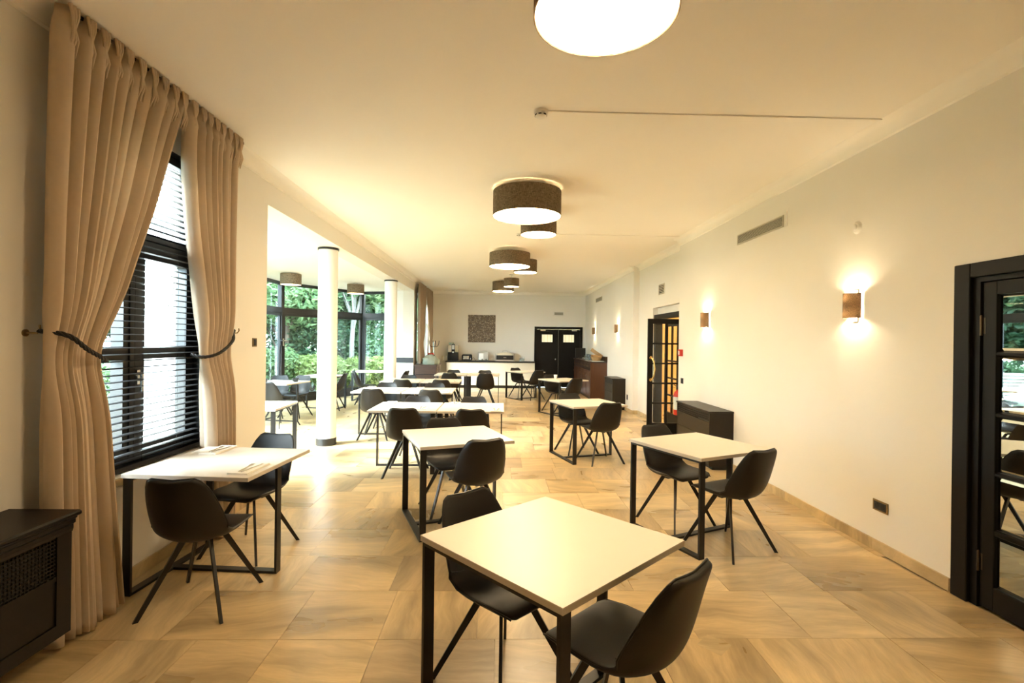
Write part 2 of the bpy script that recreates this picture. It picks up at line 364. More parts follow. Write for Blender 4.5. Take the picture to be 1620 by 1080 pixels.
for cx_, cy_c, rz_ in ((1.154, 2.60, .75), (2.165, 3.61, .75)):           # two small pale inset slabs
    o = bpy.data.objects.new('inset_tile', unit); C.objects.link(o); o.parent = floor; o.location = (cx_, cy_c, .0009); o.scale = (.13, .13, 1); o.rotation_euler = (0, 0, rz_)
o = rest.build('tiles', M['stone'], floor); o['kind'] = 'stuff'

# ---- ceilings
struct('ceiling', MB().box(XL-.3, XR+.35, YF-.2, YB+.3, HC, HC+.2), M['ceiling'])
bay_poly = [(XL-.30, 5.15), (-3.6, 5.10), (-5.42, 7.25), (-5.42, 12.25), (-4.0, 14.6), (-3.2, 14.4), (XL-.30, 14.0)]
struct('ceiling_bay', MB().prism([(x, y) for x, y in bay_poly], BAYH, BAYH+.55), M['bay_wall'])

# ---- walls
WY0, WY1, WZ0, WZ1 = 2.72, 4.14, .70, 2.93          # near left window hole
mb = MB()
mb.box(XL-.30, XL, YF, WY0, 0, HC).box(XL-.30, XL, WY1, 5.15, 0, HC).box(XL-.30, XL, WY0, WY1, 0, WZ0).box(XL-.30, XL, WY0, WY1, WZ1, HC)
mb.box(XL-.30, XL, 5.15, 13.9, BAYH, HC)             # header over the opening
B0, B1, BZ0, BZ1 = 14.45, 16.55, .85, 2.95
mb.box(XL-.30, XL, 13.9, B0, 0, HC).box(XL-.30, XL, B1, YB, 0, HC).box(XL-.30, XL, B0, B1, 0, BZ0).box(XL-.30, XL, B0, B1, BZ1, HC)
struct('wall_left', mb, M['wall'])
RX2, RX3 = 3.10, 2.97
mb = MB()
mb.box(XR, XR+.3, YF, 2.05, 0, HC).box(XR, XR+.3, 3.12, 8.12, 0, HC).box(XR, XR+.3, 2.05, 3.12, 2.09, HC)
mb.box(RX2, RX2+.2, 8.12, 10.0, 2.29, HC).box(RX2, RX2+.2, 10.0, 11.0, 0, HC)
mb.box(RX2+.10, RX2+.2, 8.12, 10.0, 2.15, 2.29)
mb.box(RX3, RX3+.3, 11.0, YB, 0, HC)
struct('wall_right', mb, M['wall'])
DX0, DX1, DZ = 1.21, 2.88, 2.10
struct('wall_back', MB().box(XL-.3, DX0, YB, YB+.25, 0, HC).box(DX1, RX3+.3, YB, YB+.25, 0, HC).box(DX0, DX1, YB, YB+.25, DZ, HC), M['wall'])
struct('wall_front', MB().box(XL-.3, XR+.3, YF-.25, YF, 0, HC), M['wall'])
# bay end walls
struct('wall_bay_near', MB().box(-3.6, XL-.30, 5.0, 5.15, 0, BAYH+.55), M['out_white'])
struct('wall_bay_far', MB().box(-3.12, XL-.30, 13.9, 14.15, 0, BAYH), M['bay_wall'])
struct('trim_1', MB().box(-3.12, XL-.001, 13.885, 13.899, .95, 1.09), M['frame_metal'])
# corridor behind the glazed door
mb = MB(); mb.box(5.2, 5.35, 7.0, 13, 0, 2.7).box(RX2+.3, 5.3, 12.6, 12.75, 0, 2.7).box(RX2+.3, 5.3, 7.2, 7.35, 0, 2.7).box(RX2+.2, 5.3, 7.2, 12.7, 2.6, 2.7)
mb.box(RX3+.30, RX3+.34, 10.0, 12.7, 0, 2.7)
struct('wall_corridor', mb, M['corridor'])
struct('floor_corridor', MB().box(XR, 5.3, 7.2, 12.7, -.11, -.004), M['stone'])
struct('wall_dark_room', MB().box(3.26, 4.6, 3.6, 3.7, 0, 2.6).box(3.26, 4.6, 1.4, 1.5, 0, 2.6).box(4.5, 4.6, 1.4, 3.7, 0, 2.6).box(3.26, 4.6, 1.4, 3.7, 2.5, 2.6), M['door_wood'])

# ---- cornices
def cove(n=5, s=.11):
    pr = [(0, 0), (s, 0)]
    for i in range(n+1):
        a = math.pi/2*i/n
        pr.append((s-.012-(s-.03)*math.sin(a)*1.0, -.012-(s-.02)*(1-math.cos(a))))
    pr.append((0, -s)); return pr
k = 2
for p, q, ux in (((XL, YF, HC), (XL, YB, HC), (1, 0, 0)), ((XR, YF, HC), (XR, 8.12, HC), (-1, 0, 0)), ((RX2, 8.12, HC), (RX2, 11.0, HC), (-1, 0, 0)),
                 ((RX3, 11.0, HC), (RX3, YB, HC), (-1, 0, 0)), ((XL, YB, HC), (RX3, YB, HC), (0, -1, 0))):
    struct('trim_%d' % k, MB().extr(cove(), p, q, ux, (0, 0, 1)), M['ceiling'], smooth=True); k += 1
# ---- stone skirting, in lengths
def skirting(name, segs, hh=.085, th=.014):
    root = bpy.data.objects.new(name, None); C.objects.link(root); root['kind'] = 'structure'
    for (x0, y0, x1, y1, nx, ny) in segs:
        d = Vector((x1-x0, y1-y0, 0)); ln = d.length; d.normalize(); t = 0
        while t < ln-.01:
            e = min(ln, t+random.uniform(.55, .85)); e = ln if ln-e < .15 else e
            p = Vector((x0, y0, 0))+d*(t+.001); q = Vector((x0, y0, 0))+d*(e-.001); nn = Vector((nx, ny, 0))*th
            z = Vector((0, 0, hh))
            MB().hexa([p, q, q+nn, p+nn], [p+z, q+z, q+nn+z, p+nn+z]).build('skirting_stone', M['base_stone'], root); t = e
    return root
skirting('baseboard_right', [(XR, 3.16, XR, 8.12, -1, 0), (XR, 8.12, RX2, 8.12, 0, 1), (RX2, 10.0, RX2, 11.0, -1, 0), (RX2, 11.0, RX3, 11.0, 0, -1), (RX3, 11.0, RX3, 13.6, -1, 0)])
skirting('baseboard_left', [(XL, 1.0, XL, 5.15, 1, 0), (XL, 13.9, XL, 15.5, 1, 0), (-3.1, 13.9, XL, 13.9, 0, -1)])
skirting('baseboard_back', [(-1.0, YB, -.5, YB, 0, -1)])

# ---- columns
for i, (cx, cyy) in enumerate(((-2.585, 7.56), (-2.50, 11.5))):
    t = thing('column', ['round white column nearest the camera with dark base band', 'round white column farther off in front of the white bay wall'][i], 'column', (cx, cyy, 0))
    MB().lathe([(.14, 0), (.14, BAYH)], 40).build('shaft', M['bay_wall'], t, True)
    MB().lathe([(.148, 0), (.148, .105), (.14, .107)], 40, cap=False).build('base_band', M['frame_metal'], t, True)
    MB().lathe([(.14, BAYH-.035), (.152, BAYH-.034), (.152, BAYH-.005), (.14, BAYH-.004)], 40, cap=False).build('top_ring', M['frame_metal'], t, True)

# ================================================================== BAY GLAZING
def bay_window(name, p, q, divs, handle=None, door=False):
    """anthracite frame with transom from p to q (x, y), panes split at divs (0..1)"""
    p = Vector((*p, 0)); q = Vector((*q, 0)); d = (q-p); ln = d.length; d.normalize(); n = Vector((-d.y, d.x, 0))
    ang = math.atan2(d.y, d.x)
    root = bpy.data.objects.new(name, None); C.objects.link(root); root.location = p; root.rotation_euler = (0, 0, ang); root['kind'] = 'structure'
    fm = M['frame_metal']; H = BAYH
    MB().box(0, ln, -.04, .04, 0, .13).build('sill_rail', fm, root); MB().box(0, ln, -.04, .04, H-.075, H).build('head_rail', fm, root)
    MB().box(0, ln, -.045, .045, 2.20, 2.33).build('transom', fm, root)
    xs = [0]+[t*ln for t in divs]+[ln]
    for i, x in enumerate(xs):
        a, b = x-.045, x+.045
        if i == 0: a, b = 0, .07
        if i == len(xs)-1: a, b = ln-.07, ln
        MB().box(a, b, -.045, .045, .13, 2.20).box(a, b, -.045, .045, 2.33, H-.075).build('mullion', fm, root)
    for i in range(len(xs)-1):
        a, b = xs[i]+.05, xs[i+1]-.05
        s = MB(); s.box(a, a+.055, -.03, .03, .13, 2.20).box(b-.055, b, -.03, .03, .13, 2.20).box(a+.055, b-.055, -.03, .03, .13, .22).box(a+.055, b-.055, -.03, .03, 2.13, 2.20)
        s.build('sash', fm, root)
        MB().box(a+.05, b-.05, -.006, .006, .21, 2.14).build('pane', M['glass'], root)
        MB().box(a-.01, b+.01, -.006, .006, 2.32, H-.07).build('pane', M['glass'], root)
    if handle is not None:
        for hx, mt in handle:
            h = MB().box(hx-.018, hx+.018, -.07, -.028, 1.40, 1.58).build('handle_plate', M[mt], root)
            MB().bar((hx, -.09, 1.53), (hx+.11, -.09, 1.53), .022, .022).bar((hx, -.06, 1.53), (hx, -.10, 1.53), .02, .02).build('lever', M[mt], h)
    return root
bay_window('window_3', (-3.6, 5.12), (-5.3, 7.3), [.5])
bay_window('window_4', (-5.3, 7.3), (-5.3, 12.2), [.25, .5, .75], handle=[(4.72, 'black_plastic')])
bay_window('window_5', (-5.3, 12.2), (-3.95, 14.45), [.5], handle=[(.035, 'chrome')])
bay_window('window_6', (-3.95, 14.45), (-3.1, 14.22), [])

# ================================================================== NEAR LEFT WINDOW
root = bpy.data.objects.new('window_1', None); C.objects.link(root); root['kind'] = 'structure'
fx0, fx1 = XL-.20, XL-.12
ym = 3.46
fr = MB(); fr.box(fx0, fx1, WY0, WY0+.07, WZ0, WZ1).box(fx0, fx1, WY1-.07, WY1, WZ0, WZ1).box(fx0, fx1, WY0+.07, WY1-.07, WZ0, WZ0+.08).box(fx0, fx1, WY0+.07, WY1-.07, WZ1-.07, WZ1)
fr.box(fx0, fx1, WY0+.07, WY1-.07, 2.19, 2.32)
fr.build('window_frame', M['frame_metal'], root)
MB().box(fx0+.005, fx1+.02, ym-.05, ym+.05, WZ0+.08, 2.19).build('mullion', M['frame_metal'], root)
for a, b in ((WY0+.07, ym-.05), (ym+.05, WY1-.07)):
    s = MB(); zs = (WZ0+.08, 2.19)
    s.box(fx0+.01, fx1+.012, a, a+.05, *zs).box(fx0+.01, fx1+.012, b-.05, b, *zs).box(fx0+.01, fx1+.012, a+.05, b-.05, zs[0], zs[0]+.06).box(fx0+.01, fx1+.012, a+.05, b-.05, zs[1]-.06, zs[1]).box(fx0+.01, fx1+.012, a+.05, b-.05, 1.43, 1.52)
    s.build('sash', M['frame_metal'], root)
    MB().box(fx0+.03, fx0+.04, a+.045, b-.045, zs[0]+.055, 1.435).build('pane', M['glass'], root)
    MB().box(fx0+.03, fx0+.04, a+.045, b-.045, 1.515, zs[1]-.055).build('pane', M['glass'], root)
MB().box(fx0+.03, fx0+.04, WY0+.065, WY1-.065, 2.315, WZ1-.065).build('pane', M['glass'], root)
h = MB().box(fx1+.02, fx1+.035, ym+.0, ym+.03, 1.26, 1.36).build('handle_plate', M['chrome'], root)
MB().box(fx1+.035, fx1+.055, ym+.005, ym+.025, 1.325, 1.345).box(fx1+.05, fx1+.065, ym+.005, ym+.025, 1.21, 1.345).build('lever', M['chrome'], h)
MB().box(XL-.12, XL+.025, WY0-.02, WY1+.02, WZ0-.045, WZ0-.002).build('window_sill', M['base_stone'], root)
# reveal lining in dark metal
MB().box(XL-.12, XL-.002, WY1-.012, WY1-.001, WZ0, WZ1).box(XL-.12, XL-.002, WY0+.001, WY0+.012, WZ0, WZ1).box(XL-.12, XL-.002, WY0+.012, WY1-.012, WZ1-.012, WZ1-.001).build('reveal_lining', M['frame_metal'], root)

bl = thing('venetian_blind', 'dark wooden venetian blind hanging in the window between the beige curtains', 'blind', (XL-.055, 3.43, 0))
ya, yb = -.66, .67
MB().box(-.03, .03, ya, yb, 2.845, 2.905).build('headrail', M['slat'], bl); MB().box(-.028, .028, ya, yb, .715, .745).build('bottom_rail', M['slat'], bl)
sl = MB(); pr = [(-.025, -.0035), (-.012, 0), (.0, .0012), (.012, 0), (.025, -.0035)]
vs = []
for yy in (ya, yb):
    for a, z in pr: vs.append((a, yy, z+.0012))
    for a, z in reversed(pr): vs.append((a, yy, z-.0012))
nn = 10
sl.add(vs, [tuple(range(nn)), tuple(range(2*nn-1, nn-1, -1))]+[(i, i+nn, (i+1) % nn+nn, (i+1) % nn) for i in range(nn)])
sm = sl.mesh('slat', M['slat'])
for i in range(48):
    o = bpy.data.objects.new('slat', sm); C.objects.link(o); o.parent = bl; o.location = (0, 0, .775+i*.0435); o.rotation_euler = (0, R(1.5), 0)
for yy in (-.45, .0, .45):
    MB().tube([(.027, yy, .73), (.027, yy, 2.86)], .0012, 5).tube([(-.027, yy, .73), (-.027, yy, 2.86)], .0012, 5).build('ladder_cord', M['rope'], bl)

# ---- curtains
def lerp_tab(tab, z):
    """monotone cubic through (z, value) pairs, z descending"""
    n = len(tab)
    if z >= tab[0][0]: return tab[0][1]
    if z <= tab[-1][0]: return tab[-1][1]
    sl_ = [(tab[i+1][1]-tab[i][1])/(tab[i+1][0]-tab[i][0]) for i in range(n-1)]
    tg = [sl_[0]]+[0 if sl_[i-1]*sl_[i] <= 0 else 2*sl_[i-1]*sl_[i]/(sl_[i-1]+sl_[i]) for i in range(1, n-1)]+[sl_[-1]]
    for i in range(n-1):
        z0, a0 = tab[i]; z1, a1 = tab[i+1]
        if z1 <= z <= z0:
            h_ = z1-z0; t = (z-z0)/h_
            return (2*t**3-3*t*t+1)*a0+(t**3-2*t*t+t)*h_*tg[i]+(-2*t**3+3*t*t)*a1+(t**3-t*t)*h_*tg[i+1]
def curtain(name, label, x0, ltab, rtab, nf, ztop, zbot, mat, amp=.045, hook=None, xtie=-.012, seed=1, ztie=1.46):
    rnd = random.Random(seed)
    NU, NV = nf*16, 64
    am = [rnd.uniform(.7, 1.25) for _ in range(nf+2)]; ws = [rnd.uniform(.75, 1.3) for _ in range(nf)]
    cum = [0]
    for q in ws: cum.append(cum[-1]+q)
    cum = [q/cum[-1] for q in cum]
    vs = []
    for j in range(NV+1):
        v = j/NV; z = ztop+(zbot-ztop)*v
        yl, yr = lerp_tab(ltab, z), lerp_tab(rtab, z)
        width = yr-yl
        head = max(0, 1-(ztop-z)/.17); head = head*head*(3-2*head)
        tie = math.exp(-((z-ztie)/.20)**2)
        for i in range(NU+1):
            p = i/16; k0 = min(int(p), nf-1); fr_ = p-k0
            u = cum[k0]+(cum[k0+1]-cum[k0])*fr_
            c_ = math.cos(2*math.pi*(fr_-.3))
            body = (c_ if c_ < 0 else c_**.8)*am[k0]+.16*math.cos(4*math.pi*fr_+k0)*(am[k0+1]-.5)
            pin = max(0, 1-abs(fr_-.3)/(.24-.15*min(1, (ztop-z)/.11)))
            pinch = 1.3*pin*(.8+.2*math.cos((fr_-.3)*2*math.pi*14))-.35
            f = body*(1-head)+pinch*head
            a = amp*(1-.45*tie)*(.9+.3*v)
            fwid = width*(cum[k0+1]-cum[k0]); y = yl+width*u+fwid*.21*math.sin(2*math.pi*(fr_-.3))*(1-head)+fwid*.10*math.sin(2*math.pi*(fr_-.3))*head
            x = x0+a*f+xtie*tie+.015*v
            zz = z-(.018*math.sin(u*9+seed)+.008*c_)*max(0, (v-.9)/.1) if v > .9 else z
            if j == 0: zz = z+.012*pin
            vs.append((x, y, zz))
    fs = [(j*(NU+1)+i, j*(NU+1)+i+1, (j+1)*(NU+1)+i+1, (j+1)*(NU+1)+i) for j in range(NV) for i in range(NU)]
    t = thing(name, label, 'curtain', (0, 0, 0))
    m = MB().add(vs, fs); o = m.build('cloth', mat, t, True)
    md = o.modifiers.new('thick', 'SOLIDIFY'); md.thickness = .004; md.offset = 0
    if ztop > 3.25:
        for q in range(nf):                      # pinched triple pleats at the heading
            yl, yr = lerp_tab(ltab, ztop-.05), lerp_tab(rtab, ztop-.05); yc = yl+(yr-yl)*(cum[q]+(cum[q+1]-cum[q])*.3)
            b_ = MB(); xf = x0+amp*.62
            for dy in (-.021, 0, .021):
                b_.tube([(xf+.004, yc+dy*1.15, ztop+.004), (xf+.010, yc+dy*.8, ztop-.05), (xf+.004, yc+dy*.22, ztop-.112), (xf+.010, yc+dy*.75, ztop-.17), (xf-.012, yc+dy*1.2, ztop-.25)], [.0085, .0085, .007, .009, .004], 7)
            b_.build('pleat', mat, o, True)
    return t
cl = curtain('curtain', 'beige pleated curtain tied back beside the dark radiator cabinet, left of the blind', XL+.125,
             [(3.28, 2.60), (3.1, 2.57), (1.6, 2.54), (.02, 2.55)], [(3.28, 3.60), (2.85, 3.42), (2.41, 3.25), (1.95, 3.04), (1.46, 2.85), (.9, 2.89), (.02, 2.98)], 10, 3.28, .025, M['curtain'], amp=.068, seed=3)
cr = curtain('curtain', 'beige pleated curtain tied back beside the switch, right of the blind', XL+.125,
             [(3.28, 3.62), (2.9, 3.60), (2.5, 3.63), (2.0, 3.73), (1.44, 3.84), (.8, 3.90), (.02, 3.92)], [(3.28, 4.36), (3.0, 4.26), (1.6, 4.21), (.02, 4.21)], 8, 3.28, .03, M['curtain'], amp=.062, seed=5)
# curtain rail
tag(MB().box(XL+.10, XL+.135, 2.62, 4.40, 3.27, 3.2895).build('curtain_rail', M['frame_metal']), 'slim dark curtain rail fixed to the ceiling above the near window', 'rail')
def tieback(label, hook, pts):
    t = thing('tieback', label, 'tieback', hook)
    P = [Vector(p)-Vector(hook) for p in pts]
    # smooth centre line
    dense = []
    for i in range(len(P)-1):
        p0, p1, p2, p3 = P[max(i-1, 0)], P[i], P[i+1], P[min(i+2, len(P)-1)]
        for s in range(12):
            u = s/12; dense.append(.5*((2*p1)+(p2-p0)*u+(2*p0-5*p1+4*p2-p3)*u*u+(3*p1-p0-3*p2+p3)*u**3))
    dense.append(P[-1])
    L = 0; strands = [[], [], []]
    for i, c in enumerate(dense):
        if i: L += (c-dense[i-1]).length
        d = (dense[min(i+1, len(dense)-1)]-dense[max(i-1, 0)]).normalized(); a = d.cross(Vector((0, 0, 1))).normalized(); b = d.cross(a)
        for k_ in range(3):
            an = L*75+k_*2*math.pi/3; strands[k_].append(c+(a*math.cos(an)+b*math.sin(an))*.006)
    for st in strands: MB().tube(st, .0072, 7).build('strand', M['rope'], t, True)
    hk = MB().tube([(-.0, 0, 0), (.035, 0, 0), (.06, .0, .0), (.075, .0, .02), (.072, 0, .04)], .005, 8).lathe([(.018, -.002), (.018, .006), (.006, .008)], 14, axis='x').build('hook', M['hook'], t, True)
    return t
tieback('black twisted rope tieback around the curtain nearest the camera', (XL+.001, 2.56, 1.60), [(XL+.07, 2.56, 1.61), (XL+.15, 2.55, 1.605), (XL+.21, 2.585, 1.58), (XL+.225, 2.67, 1.515), (XL+.21, 2.80, 1.46), (XL+.14, 2.87, 1.45), (XL+.05, 2.84, 1.47)])
tieback('black twisted rope tieback around the curtain next to the switch', (XL+.001, 4.47, 1.63), [(XL+.06, 4.42, 1.65), (XL+.13, 4.27, 1.63), (XL+.20, 4.14, 1.57), (XL+.22, 3.99, 1.50), (XL+.205, 3.88, 1.455), (XL+.15, 3.805, 1.44), (XL+.07, 3.80, 1.46)])

# ---- back left window with curtains
root = bpy.data.objects.new('window_2', None); C.objects.link(root); root['kind'] = 'structure'
fr = MB(); a0, a1 = XL-.2, XL-.13
fr.box(a0, a1, B0, B0+.08, BZ0, BZ1).box(a0, a1, B1-.08, B1, BZ0, BZ1).box(a0, a1, B0+.08, B1-.08, BZ0, BZ0+.08).box(a0, a1, B0+.08, B1-.08, BZ1-.08, BZ1).box(a0, a1, B0+.08, B1-.08, 2.15, 2.25)
fr.build('window_frame', M['frame_metal'], root); MB().box(a0+.03, a0+.04, B0+.07, B1-.07, BZ0+.07, BZ1-.07).build('pane', M['glass'], root)
MB().box(XL-.13, XL+.02, B0, B1, BZ0-.04, BZ0-.002).build('window_sill', M['base_stone'], root)
curtain('curtain', 'brownish curtain at the far window by the coat rack, nearer panel', XL+.12, [(3.24, 14.0), (.02, 14.05)], [(3.24, 15.3), (2.4, 15.05), (1.4, 14.8), (.02, 14.85)], 8, 3.2, .925, M['curtain_back'], amp=.05, seed=9)
curtain('curtain', 'brownish curtain at the far window in the corner, farther panel', XL+.12, [(3.24, 15.45), (2.4, 15.8), (1.4, 16.25), (.02, 16.2)], [(3.24, 16.75), (.02, 16.75)], 7, 3.2, .03, M['curtain_back'], amp=.05, seed=11)

# ================================================================== DOORS
# near right glazed door (mirror-like bevelled panes)
root = bpy.data.objects.new('door_1', None); C.objects.link(root); root['kind'] = 'structure'
cs = MB(); cs.box(XR-.025, XR+.05, 3.03, 3.14, 0, 2.11).box(XR-.025, XR+.05, 2.03, 2.14, 0, 2.11).box(XR-.025, XR+.05, 2.14, 3.03, 2.02, 2.11); cs.build('casing', M['door_wood'], root, bevel=.006)
cs = MB(); cs.box(XR+.0, XR+.14, 2.985, 3.04, 0, 2.03).box(XR+.0, XR+.14, 2.13, 2.185, 0, 2.03).box(XR+.0, XR+.14, 2.185, 2.985, 1.99, 2.03); cs.build('jamb', M['door_wood'], root)
xa, xb = XR+.012, XR+.055
d0, d1 = 2.19, 2.98
lf = MB(); lf.box(xa, xb, d1-.085, d1, .01, 1.985).box(xa, xb, d0, d0+.085, .01, 1.985).box(xa, xb, d0+.085, d1-.085, 1.905, 1.985).box(xa, xb, d0+.085, d1-.085, .01, .155)
leaf = lf.build('leaf', M['door_wood'], root, bevel=.004)
zs = [(.155, .46), (.50, .815), (.845, 1.17), (1.20, 1.535), (1.565, 1.905)]
mbn = MB()
for (a, b), (c, d) in zip(zs, zs[1:]): mbn.extr([(0, -.5*(c-b)), (.012, -.5*(c-b)+.008), (.012, .5*(c-b)-.008), (0, .5*(c-b))], (xa+.014, d0+.085, (b+c)/2), (xa+.014, d1-.085, (b+c)/2), (-1, 0, 0), (0, 0, 1))
mbn.box(xa+.001, xb-.001, (d0+d1)/2-.016, (d0+d1)/2+.016, .155, 1.905)
for (a, b), (c, d) in zip(zs, zs[1:]): mbn.box(xa+.014, xb-.001, d0+.085, d1-.085, b, c)
mbn.build('muntin', M['door_wood'], leaf)
for a, b in zs:
    for y0_, y1_ in ((d0+.085, (d0+d1)/2-.016), ((d0+d1)/2+.016, d1-.085)):
        xo, bv = xa+.018, .02
        vs = [(xo+.006, y0_, a), (xo+.006, y1_, a), (xo+.006, y1_, b), (xo+.006, y0_, b), (xo, y0_+bv, a+bv), (xo, y1_-bv, a+bv), (xo, y1_-bv, b-bv), (xo, y0_+bv, b-bv)]
        MB().add(vs, [(4, 5, 6, 7), (0, 1, 5, 4), (1, 2, 6, 5), (2, 3, 7, 6), (3, 0, 4, 7), (3, 2, 1, 0)]).build('pane', M['mirror'], leaf)
for z in (1.72, .28):
    MB().lathe([(.008, -.06), (.008, .06), (.004, .066)], 10, (xa-.006, d1+.004, z)).box(xa-.001, xa+.002, d1-.018, d1+.003, z-.05, z+.05).build('hinge', M['hinge'], leaf, True)

# glazed door leaf standing open into the room
root = bpy.data.objects.new('door_2', None); C.objects.link(root); root['kind'] = 'structure'
fmb = MB(); fmb.box(RX2+.02, RX2+.16, 8.14, 8.24, 0, 2.15).box(RX2+.02, RX2+.16, 9.88, 9.99, 0, 2.15).box(RX2+.02, RX2+.16, 8.24, 9.88, 2.06, 2.15)
fmb.build('frame', M['door_wood'], root)
y0_, y1_ = 8.30, 8.34; x0_, x1_ = 2.495, 3.13
lf = MB(); H2 = 1.995
lf.box(x0_, x0_+.085, y0_, y1_, .01, H2).box(x1_-.085, x1_, y0_, y1_, .01, H2).box(x0_+.085, x1_-.085, y0_, y1_, H2-.085, H2).box(x0_+.085, x1_-.085, y0_, y1_, .01, .245)
leaf = lf.build('leaf', M['door_wood'], root, bevel=.003)
xm_ = (x0_+x1_)/2; zz = [.245+i*(H2-.085-.245)/5 for i in range(6)]
mbn = MB().box(xm_-.016, xm_+.016, y0_+.002, y1_-.002, .245, H2-.085)
for z in zz[1:-1]: mbn.box(x0_+.085, xm_-.016, y0_+.002, y1_-.002, z-.014, z+.014).box(xm_+.016, x1_-.085, y0_+.002, y1_-.002, z-.014, z+.014)
mbn.build('muntin', M['door_wood'], leaf)
for i in range(5):
    for a, b in ((x0_+.085, xm_-.016), (xm_+.016, x1_-.085)):
        MB().box(a, b, (y0_+y1_)/2-.003, (y0_+y1_)/2+.003, zz[i]+.014, zz[i+1]-.014).build('pane', M['door_glass'], leaf)
hx = x0_+.05
hd = MB(); hd.lathe([(.026, -.012), (.026, 0), (.012, .006)], 16, (hx, y0_-.002, 1.34), 'y').lathe([(.026, -.012), (.026, 0), (.012, .006)], 16, (hx, y0_-.002, .97), 'y')
hd.tube([(hx, y0_-.01, 1.34), (hx+.005, y0_-.055, 1.33), (hx+.03, y0_-.08, 1.27), (hx+.045, y0_-.085, 1.155), (hx+.03, y0_-.08, 1.04), (hx+.005, y0_-.055, .98), (hx, y0_-.01, .97)], .014, 10)
hb = hd.build('pull_handle', M['brass'], leaf, True)
# second leaf folded back into the corridor
lf = MB(); lf.box(3.30, 3.34, 9.86-.085, 9.86, .01, H2).box(3.30, 3.34, 9.1, 9.185, .01, H2).box(3.30, 3.34, 9.185, 9.775, H2-.085, H2).box(3.30, 3.34, 9.185, 9.775, .01, .245)
l2 = lf.build('leaf', M['door_wood'], root)
m2 = MB().box(3.303, 3.337, 9.464, 9.496, .245, H2-.085)
for z in zz[1:-1]: m2.box(3.303, 3.337, 9.185, 9.464, z-.014, z+.014).box(3.303, 3.337, 9.496, 9.775, z-.014, z+.014)
m2.build('muntin', M['door_wood'], l2)

# back double door
root = bpy.data.objects.new('door_3', None); C.objects.link(root); root['kind'] = 'structure'
MB().box(DX0, DX0+.09, YB-.03, YB+.1, 0, DZ).box(DX1-.09, DX1, YB-.03, YB+.1, 0, DZ).box(DX0+.09, DX1-.09, YB-.03, YB+.1, DZ-.085, DZ).build('frame', M['door_wood'], root)
mid = (DX0+DX1)/2
for a, b, wa in ((DX0+.09, mid-.003, DX0+.26), (mid+.003, DX1-.09, mid+.17)):
    wb = wa+.37; z0_, z1_ = 1.57, 1.83
    l = MB().box(a, wa, YB, YB+.05, .01, DZ-.09).box(wb, b, YB, YB+.05, .01, DZ-.09).box(wa, wb, YB, YB+.05, .01, z0_).box(wa, wb, YB, YB+.05, z1_, DZ-.09).build('leaf', M['door_wood'], root)
    MB().box(wa, wb, YB+.02, YB+.03, z0_, z1_).build('pane', M['door_lit'], l)
    fr_ = MB().box(wa-.02, wa, YB-.008, YB+.001, z0_-.02, z1_+.02).box(wb, wb+.02, YB-.008, YB+.001, z0_-.02, z1_+.02).box(wa, wb, YB-.008, YB+.001, z1_, z1_+.02).box(wa, wb, YB-.008, YB+.001, z0_-.02, z0_).build('pane_bead', M['door_wood'], l)
    for q in (.08, .2, .29): MB().box(wa+q-.004, wa+q+.004, YB+.012, YB+.02, z0_, z1_).build('curtain_fold', M['corridor'], l)
    cx_ = a+.12 if a < mid-.3 else b-.28
    MB().box(cx_, cx_+.17, YB-.04, YB+.001, 1.955, 1.995).build('door_closer', M['steel'], l)
MB().lathe([(.025, -.035), (.025, -.02), (.01, -.018), (.01, 0)], 14, (mid-.1, YB, .98), 'y').build('knob', M['chrome'], root, True)
struct('wall_behind_door', MB().box(DX0-.1, DX1+.1, YB+.6, YB+.7, 0, 2.3), M['corridor'])

# ================================================================== CEILING LAMPS
def lamp(name, label, group, x, y, zb, r, h, ceil_z, em='diffuser'):
    t = thing(name, label, 'lamp', (x, y, zb), 0, group); n = 56
    MB().lathe([(r, 0), (r, h), (r-.004, h), (r-.004, 0), (r, 0)], n, cap=False).build('shade', M['linen'], t, True)
    MB().lathe([(r-.005, .005), (r-.005, h-.002), (r-.007, h-.002), (r-.007, .005), (r-.005, .005)], n, cap=False).build('shade_lining', M['shade_inner'], t, True)
    MB().lathe([(0, .010), (r-.008, .010), (r-.008, .014), (0, .014)], n, cap=False).build('diffuser', M[em], t, True)
    MB().lathe([(0, h-.008), (r-.010, h-.008), (r-.010, h-.004), (0, h-.004)], n, cap=False).build('top_disc', M['shade_inner'], t, True)
    s = MB(); z1 = ceil_z-zb
    s.lathe([(.055, z1-.022), (.055, z1)], 20).lathe([(.010, .014), (.010, z1-.02)], 10)
    for k_ in range(3):
        a = k_*2*math.pi/3; s.bar((0, 0, h-.02), ((r-.006)*math.cos(a), (r-.006)*math.sin(a), h-.02), .006, .006)
    s.build('ceiling_mount', M['white_plastic'], t, True)
    return t
G = 'drum lamps on the dining room ceiling'
lamp('drum_lamp', 'large brown drum lamp cut off by the top of the picture', G, .425, 2.07, 2.95, .30, .27, HC)
lamp('drum_lamp', 'large brown linen drum lamp, second from the camera', G, .29, 5.55, 2.975, .38, .275, HC)
lamp('drum_lamp', 'smaller brown drum lamp half hidden behind the second large one', G, .49, 6.45, 2.965, .232, .275, HC)
lamp('drum_lamp', 'large brown linen drum lamp halfway down the room, third large one', G, .175, 9.25, 2.965, .378, .25, HC)
lamp('drum_lamp', 'small brown drum lamp half hidden behind the third large one', G, .50, 9.9, 2.95, .23, .25, HC)
lamp('drum_lamp', 'medium brown drum lamp farthest down the room, left of the smallest', G, .09, 13.9, 2.965, .30, .27, HC)
lamp('drum_lamp', 'smallest brown drum lamp near the far end, in front of the medium one', G, .29, 12.7, 2.97, .195, .215, HC)
